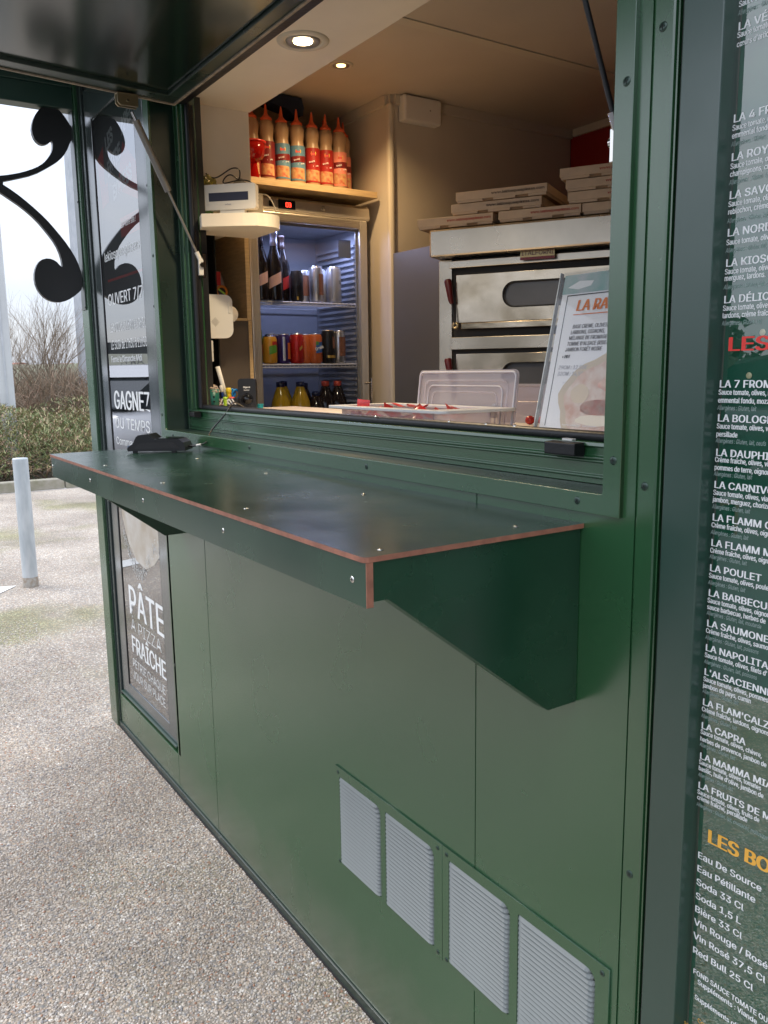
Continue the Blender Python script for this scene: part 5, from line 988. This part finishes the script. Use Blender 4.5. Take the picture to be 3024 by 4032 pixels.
PH = thing('poster_holder', 'clear acrylic stand leaning back with a pizza offer sheet', 'poster stand', (-.052, .302, CT)); PH.rotation_euler = (-R(12.6), 0, 0)
MB().box(-.010, .230, .0012, .0032, 0, .304).build('back_plate', ACRYL, PH, .0005); MB().box(-.010, .230, -.0042, -.0024, 0, .300).build('front_plate', ACRYL, PH, .0005)
for a, b_ in ((-.0125, -.0102), (.2302, .2325)): MB().box(a, b_, -.0045, .0035, 0, .302).build('side_edge', mat('acrylic_edge', (.55, .60, .62), .1, noise=.2, nscale=30), PH)

PAPER = mat('offer_paper', (.90, .90, .91), .6); MB().box(0.0, .212, -.0012, -.0004, .002, .296).build('sheet', PAPER, PH)
bd = MB(); bd.box(.014, .212, -.00165, -.00135, .2555, .2575).box(.014, .0155, -.00165, -.00135, .008, .2556); bd.build('border_line', INKK, PH)
MB().prism([(.0, .260), (.212, .260), (.212, .296), (.0, .296)], 'y', -.0018, -.00145).build('header_print', mat('grey_header', (.50, .53, .56), .5, c2=(.20, .42, .38), nscale=14), PH)
MB().prism([(.012, .272), (.040, .283), (.075, .281), (.070, .272), (.04, .267)], 'y', -.0022, -.0019).build('header_swoosh', INKW, PH)
text_lines([ft(.042, .226, 'LA RACLETTE', .175, .0205, .0016, .12)], INKO, PH, name='title_print', loc=(0, -.0019, 0)); MB().box(.038, .20, -.0021, -.0018, .2185, .2200).build('underline', INKO, PH)
text_lines([(.040 - k * .0022 + .002, .193 - k * .0108, s, fit('LARDONS, OIGNONS,', .082, .0072)[0], .0003, fit('LARDONS, OIGNONS,', .082, .0072)[1], .12) for k, s in enumerate(('BASE CREME, OLIVES,', 'LARDONS, OIGNONS,', 'MÉLANGE DE FROMAGES', "TOMME D'ALSACE (RIBEAU", 'JAMBON FORÊT NOIRE'))], INKK, PH, name='recipe_print', loc=(0, -.0019, 0))
text_lines([(.028, .137, '+ PDT', .0120, .0006, .85, .1)], INKK, PH, name='handwriting', loc=(0, -.0019, 0)); text_lines([ft(.024, .116, '29CM : 12,50€', .070, .0074, .0003, .12), ft(.024, .104, '32CM : 14,50€', .070, .0074, .0003, .12), (.042, .090, 'prix TTC', .0050, 0, .9, 0)], INKL, PH, name='price_print', loc=(0, -.0019, 0))
PZ = mat('pizza_photo_print', (.64, .38, .28), .5, c2=(.78, .66, .56), nscale=34); PZ2 = mat('pizza_ham_print', (.70, .26, .20), .5, c2=(.74, .52, .42), nscale=40); PZ3 = mat('pizza_crust_print', (.60, .50, .38), .5, c2=(.66, .54, .38), nscale=20)
def disc(cx, cz, rx, rz_, y, m, name, n=40, seed=0):
    pts = []
    for k in range(n):
        a = 2 * PI * k / n; q = 1 + .03 * math.sin(5 * a + seed) + .02 * math.sin(11 * a); x = cx + rx * q * math.cos(a); z = cz + rz_ * q * math.sin(a); pts.append((min(x, .2115), max(z, .0025)))
    MB().prism(pts, 'y', y, y + .0002).build(name, m, PH)
disc(.205, .052, .165, .105, -.0019, PZ3, 'pizza_crust'); disc(.205, .050, .150, .094, -.00215, PZ, 'pizza_picture'); disc(.15, .045, .055, .016, -.0024, PZ2, 'ham_print', seed=2); disc(.17, .088, .040, .014, -.0024, PZ2, 'ham_print', seed=4); disc(.090, .070, .022, .018, -.0025, PZ3, 'potato_print'); disc(.185, .115, .026, .014, -.0025, PZ3, 'potato_print'); disc(.14, .022, .05, .010, -.0025, M_('cheese_print', (.75, .68, .55), .5), 'cheese_print', seed=3)
text_lines([(.060, .010, "À partir du 14 février 2020 - jusqu'à épuisement", .0062, .0001, .85, 0)], INKW, PH, name='footer_print', loc=(0, -.0029, 0))

# oven
OV = thing('pizza_oven', 'two deck stainless steel pizza oven with red lever handles and projecting hood', 'oven', (-1.07, .82, .15), R(30)); z_ = -.15
def ob(name, m, *bx, bevel=0.0, par=OV):
    b = MB()
    for q in bx: b.box(q[0], q[1], q[2], q[3], q[4] + z_, q[5] + z_)
    return b.build(name, m, par, bevel)
ob('hood', STEEL, (-.018, .80, 0, .70, 1.716, 1.800), bevel=.006)
ob('body', GREYP, (-.006, .790, .075, .69, .16, 1.714)); ob('side_post', STEEL, (-.010, .036, .060, .0745, .16, 1.712), (.76, .79, .060, .0745, .16, 1.712), bevel=.002)
ob('gap_shade_sheet', M_('gap_black', (.010, .008, .007), .6), (.036, .76, .070, .0745, .16, 1.712))  # black sheet painted in for the shade in the gaps round the doors
ob('trim_bar', STEEL, (.032, .765, .045, .0695, 1.684, 1.706), (.038, .765, .045, .0695, 1.427, 1.4665), (.038, .765, .045, .0695, 1.176, 1.216), bevel=.0015)
for dz in (0, -.2485):
    d = D.objects.new('oven_door', None); col.objects.link(d); d.parent = OV
    holed(rect(.056, .72, 1.513 + dz + z_, 1.661 + dz + z_), [rrect(.213, .60, 1.556 + dz + z_, 1.631 + dz + z_, .036)], .010, 'door_panel', STEELD, d, (0, .055, 0), bev=.001)
    ob('door_window', mat('oven_glass', (.11, .11, .12), .15, noise=.15, nscale=6), (.205, .61, .0605, .062, 1.55 + dz, 1.637 + dz), par=d)
    rr_ = rrect(.2125, .6005, 1.5555 + dz + z_, 1.6315 + dz + z_, .0362, 8); b = MB(); b.tube([(a, .0485, c) for a, c in rr_ + rr_[:1]], .0022, 6, cap=False); b.build('window_gasket', BLACKR, d)
    ob('door_rail', STEELD, (.075, .72, .040, .0545, 1.491 + dz, 1.5105 + dz), bevel=.002, par=d)
    b = MB(); b.tube([(.058, .035, 1.505 + dz + z_), (.048, .030, 1.575 + dz + z_)], .0028, 8); b.build('lever_rod', BLACKM, d)
    b = MB(); b.tube([(.048, .030, 1.572 + dz + z_), (.045, .028, 1.583 + dz + z_), (.036, .026, 1.642 + dz + z_), (.035, .026, 1.648 + dz + z_)], [.006, .0085, .0125, .010], 12); b.build('lever_grip', M_('dark_red_grip', (.10, .010, .012), .35), d)
    b = MB(); b.lathe([(.0035, .0), (.0035, .006), (.0115, .006), (.0125, 0)], seg=20, T=Matrix.Translation((.057, .040, 1.503 + dz + z_)) @ Matrix.Rotation(R(90), 4, 'X')); b.build('pivot', BRASS, d)
lp = ob('badge', M_('badge_beige', (.50, .42, .22), .35, .4), (.274, .381, .026, .030, 1.699, 1.7215)); ob('badge_stripe', M_('badge_red', (.20, .02, .04), .4), (.274, .381, .0255, .0295, 1.691, 1.6988))
q_ = fit('ITALFORNI', .099, .0130); text('ITALFORNI', q_[0], M_('badge_text', (.14, .03, .05), .4), OV, (.278, .0256, 1.7040 - .15), bold=.0002, sx=q_[1])
# pizza boxes
CARD = mat('white_cardboard', (.62, .50, .38), .75, noise=.05, nscale=25); CARDK = mat('brown_cardboard', (.36, .24, .14), .8)
def pizza_box(s0, w_, z, dy, ink, label, tw=0.0):
    p = Vector((-1.07, .82, z)) + Vector((math.cos(R(30)), math.sin(R(30)), 0)) * s0 + Vector((-.5, .866, 0)) * dy
    t = thing('pizza_box', label, 'pizza box', p, R(30 + tw), 'pizza boxes stacked on the oven')
    b = MB(); b.box(0, w_, 0, .29, .007, .0315); b.build('lid', CARD, t, .0007)
    b = MB(); b.box(.004, w_ * .30, .002, .286, 0, .0068).box(w_ * .42, w_ * .66, .0005, .286, 0, .0068).box(w_ * .80, w_ - .003, .002, .286, 0, .0068); b.build('tray', CARD, t); MB().box(.006, w_ - .006, .008, .28, -.0002, .0066).build('inner_wall', CARDK, t)
    q_ = fit('www.lekiosqueapizzas.com', w_ * .57, .0072); text('www.lekiosqueapizzas.com', q_[0], ink, t, (w_ * .40, -.0006, .0165), bold=.0003, sx=q_[1])
INKRB = M_('red_box_print', (.40, .05, .03), .6); INKKB = M_('dark_box_print', (.07, .05, .04), .6)
pizza_box(-.064, .253, 1.8065, .015, INKRB, 'lowest left pizza box overhanging the oven corner')
pizza_box(.207, .253, 1.8065, .015, INKRB, 'red printed pizza box on the hood between the two stacks'); pizza_box(.463, .26, 1.8065, .018, INKRB, 'bottom pizza box of the right stack next to the hatch edge')
pizza_box(.050, .290, 1.8415, .018, INKKB, 'black printed pizza box, lower of the two in the left stack', .3); pizza_box(.067, .290, 1.8755, .016, INKKB, 'black printed pizza box on top of the left stack')
pizza_box(.419, .29, 1.8415, .018, INKRB, 'second pizza box from the bottom of the right stack'); pizza_box(.413, .29, 1.8755, .016, INKRB, 'third pizza box from the bottom of the right stack', .5); pizza_box(.395, .29, 1.9095, .014, INKRB, 'topmost pizza box of the right stack, in front of the red wall', -.4)

# card terminal and its cable
CTT = thing('card_terminal', 'black wedge shaped card terminal cradle lying on the counter shelf', 'card terminal', (-1.083, -.098, 1.1552), R(54))
b = MB(); b.prism([(-.078, .005), (-.078, .014), (-.064, .024), (-.053, .043), (-.047, .0475), (-.021, .050), (-.004, .036), (.061, .036), (.073, .027), (.078, .014), (.078, .005)], 'y', -.036, .036); b.build('body', BLKP, CTT, .0022, 3)
b = MB(); b.prism([(-.060, .010), (-.048, .024), (-.02, .0275), (.045, .0275), (.062, .012)], 'y', -.0372, -.0355); b.build('side_grip', mat('grip_rubber', (.022, .022, .025), .6, bump=.6, bscale=900), CTT, .001)
b = MB(); b.prism([(-.002, .0362), (.058, .0362), (.058, .0385), (.002, .0385)], 'y', -.030, .030); b.build('cradle_top', BLKG, CTT, .001)
for x in (-.06, .045): MB().box(x - .006, x + .006, -.030, -.022, 0, .0052).build('foot', BLACKR, CTT)
MB().box(-.080, -.074, -.030, .030, .006, .020).build('front_lip', M_('blue_grey_plastic', (.16, .20, .28), .2), CTT, .001)
wire('terminal_cable', 'thin black cable running from the card terminal over the hatch rail', [(-1.040, -.038, 1.170), (-1.015, -.030, 1.170), (-.985, -.022, 1.176), (-.972, -.012, 1.181), (-.985, .002, 1.187), (-1.015, .012, 1.196), (-1.03, .030, 1.212), (-1.02, .050, 1.235), (-1.01, .072, 1.262), (-1.03, .090, 1.281), (-1.08, .120, 1.282), (-1.14, .160, 1.275), (-1.20, .205, 1.262), (-1.235, .225, 1.258)], .0022, BLKP)
tag(MB().tube([(-1.000, -.027, 1.1735), (-.984, -.0215, 1.1765)], .0032, 8).build('cable_tie', WPLA), 'white tape band round the black terminal cable', 'tape band')

# things seen only mirrored in the window glass: far shop and parked cars
SHOPD = mat('dark_shop_cladding', (.035, .038, .042), .5); SIGNW = mat('pale_sign_board', (.62, .60, .52), .6)
sh = thing('shop_building', 'low dark shop with a pale sign band, mirrored in the tall window', 'building', (-70, -20, 0), R(16))
MB().box(-10, 0, -16, 14, 0, 4.0).build('wall', SHOPD, sh); MB().box(.02, .12, -8.5, 3.6, 1.95, 3.05).build('sign_board', SIGNW, sh); MB().box(.02, .10, 3.62, 10, 1.95, 3.05).build('sign_board', M_('plain_sign', (.5, .5, .47), .6), sh)
text('ART.', .95, M_('grey_sign_ink', (.2, .2, .2), .6), sh, (.14, -2.0, 2.2), (PI / 2, 0, PI / 2), sx=1.3, shear=.2); MB().box(.02, .10, -16, 14, 1.16, 1.30).build('red_band', INKR, sh)
for k in range(6): MB().box(.02, .06, -15 + k * 4.7, -11.2 + k * 4.7, .1, 1.1).build('window', HWIN, sh)
TYRE = M_('tyre_rubber', (.02, .02, .02), .8); CGL = M_('car_glass', (.02, .025, .03), .08)
def car(x, y, rz, c, label):
    m = mat('car_paint', c, .18, coat=.6); t = thing('parked_car', label, 'car', (x, y, 0), rz, 'cars parked in front of the kiosk')
    b = MB(); secs = []
    prof = [(-2.1, .35, .62), (-2.05, .30, .85), (-1.3, .26, .95), (-.6, .25, .98), (.9, .25, 1.0), (1.7, .28, .98), (2.05, .34, .85)]; n = 10; vs = []
    for (X, zb, zt) in prof:
        wd = .86 if abs(X) < 1.8 else .74
        for k in range(n): a = 2 * PI * k / n + PI / n; cx = abs(math.cos(a)) ** .5 * (1 if math.cos(a) > 0 else -1); cz = abs(math.sin(a)) ** .5 * (1 if math.sin(a) > 0 else -1); vs.append((X, wd * cx, (zb + zt) / 2 + (zt - zb) / 2 * cz))
    b.add(vs, [(i * n + k, i * n + (k + 1) % n, (i + 1) * n + (k + 1) % n, (i + 1) * n + k) for i in range(len(prof) - 1) for k in range(n)], 0, True); b.add(vs[:n], [tuple(range(n))]); b.add(vs[-n:], [tuple(range(n))]); b.build('body', m, t)
    MB().prism([(-.95, .96), (-.25, 1.38), (.2, 1.44), (1.0, 1.42), (1.75, .98)], 'y', -.68, .68).build('window_band', CGL, t, .05); MB().prism([(-.30, 1.385), (.2, 1.45), (1.0, 1.43), (1.2, 1.33), (.9, 1.47), (.2, 1.49), (-.25, 1.42)], 'y', -.62, .62).build('roof', m, t)
    for X in (-1.3, 1.3):
        for s in (-1, 1): MB().lathe([(0, -.1), (.31, -.1), (.32, -.06), (.32, .06), (.31, .1), (0, .1)], seg=20, T=Matrix.Translation((X, s * .76, .32)) @ Matrix.Rotation(PI / 2, 4, 'X')).build('wheel', TYRE, t); MB().lathe([(0, .01), (.2, .0), (.2, -.01)], seg=14, T=Matrix.Translation((X, s * .868, .32)) @ Matrix.Rotation(s * -PI / 2, 4, 'X')).build('rim', ALU, t)
    for s in (-1, 1): MB().box(-2.11, -2.02, s * .62 - .13, s * .62 + .13, .66, .78).build('headlight', CHROME, t)
car(-9.6, -3.0, R(60), (.62, .62, .64), 'white car mirrored low in the tall left window'); car(-42, -12.5, R(80), (.45, .02, .02), 'small red car far off, mirrored in the tall left window')
car(-44, -17, R(80), (.06, .065, .07), 'dark grey car far off beside the red one, mirrored in the window'); car(-4.2, -8.2, R(5), (.05, .055, .06), 'dark car on the asphalt, mirrored faintly in the menu board');
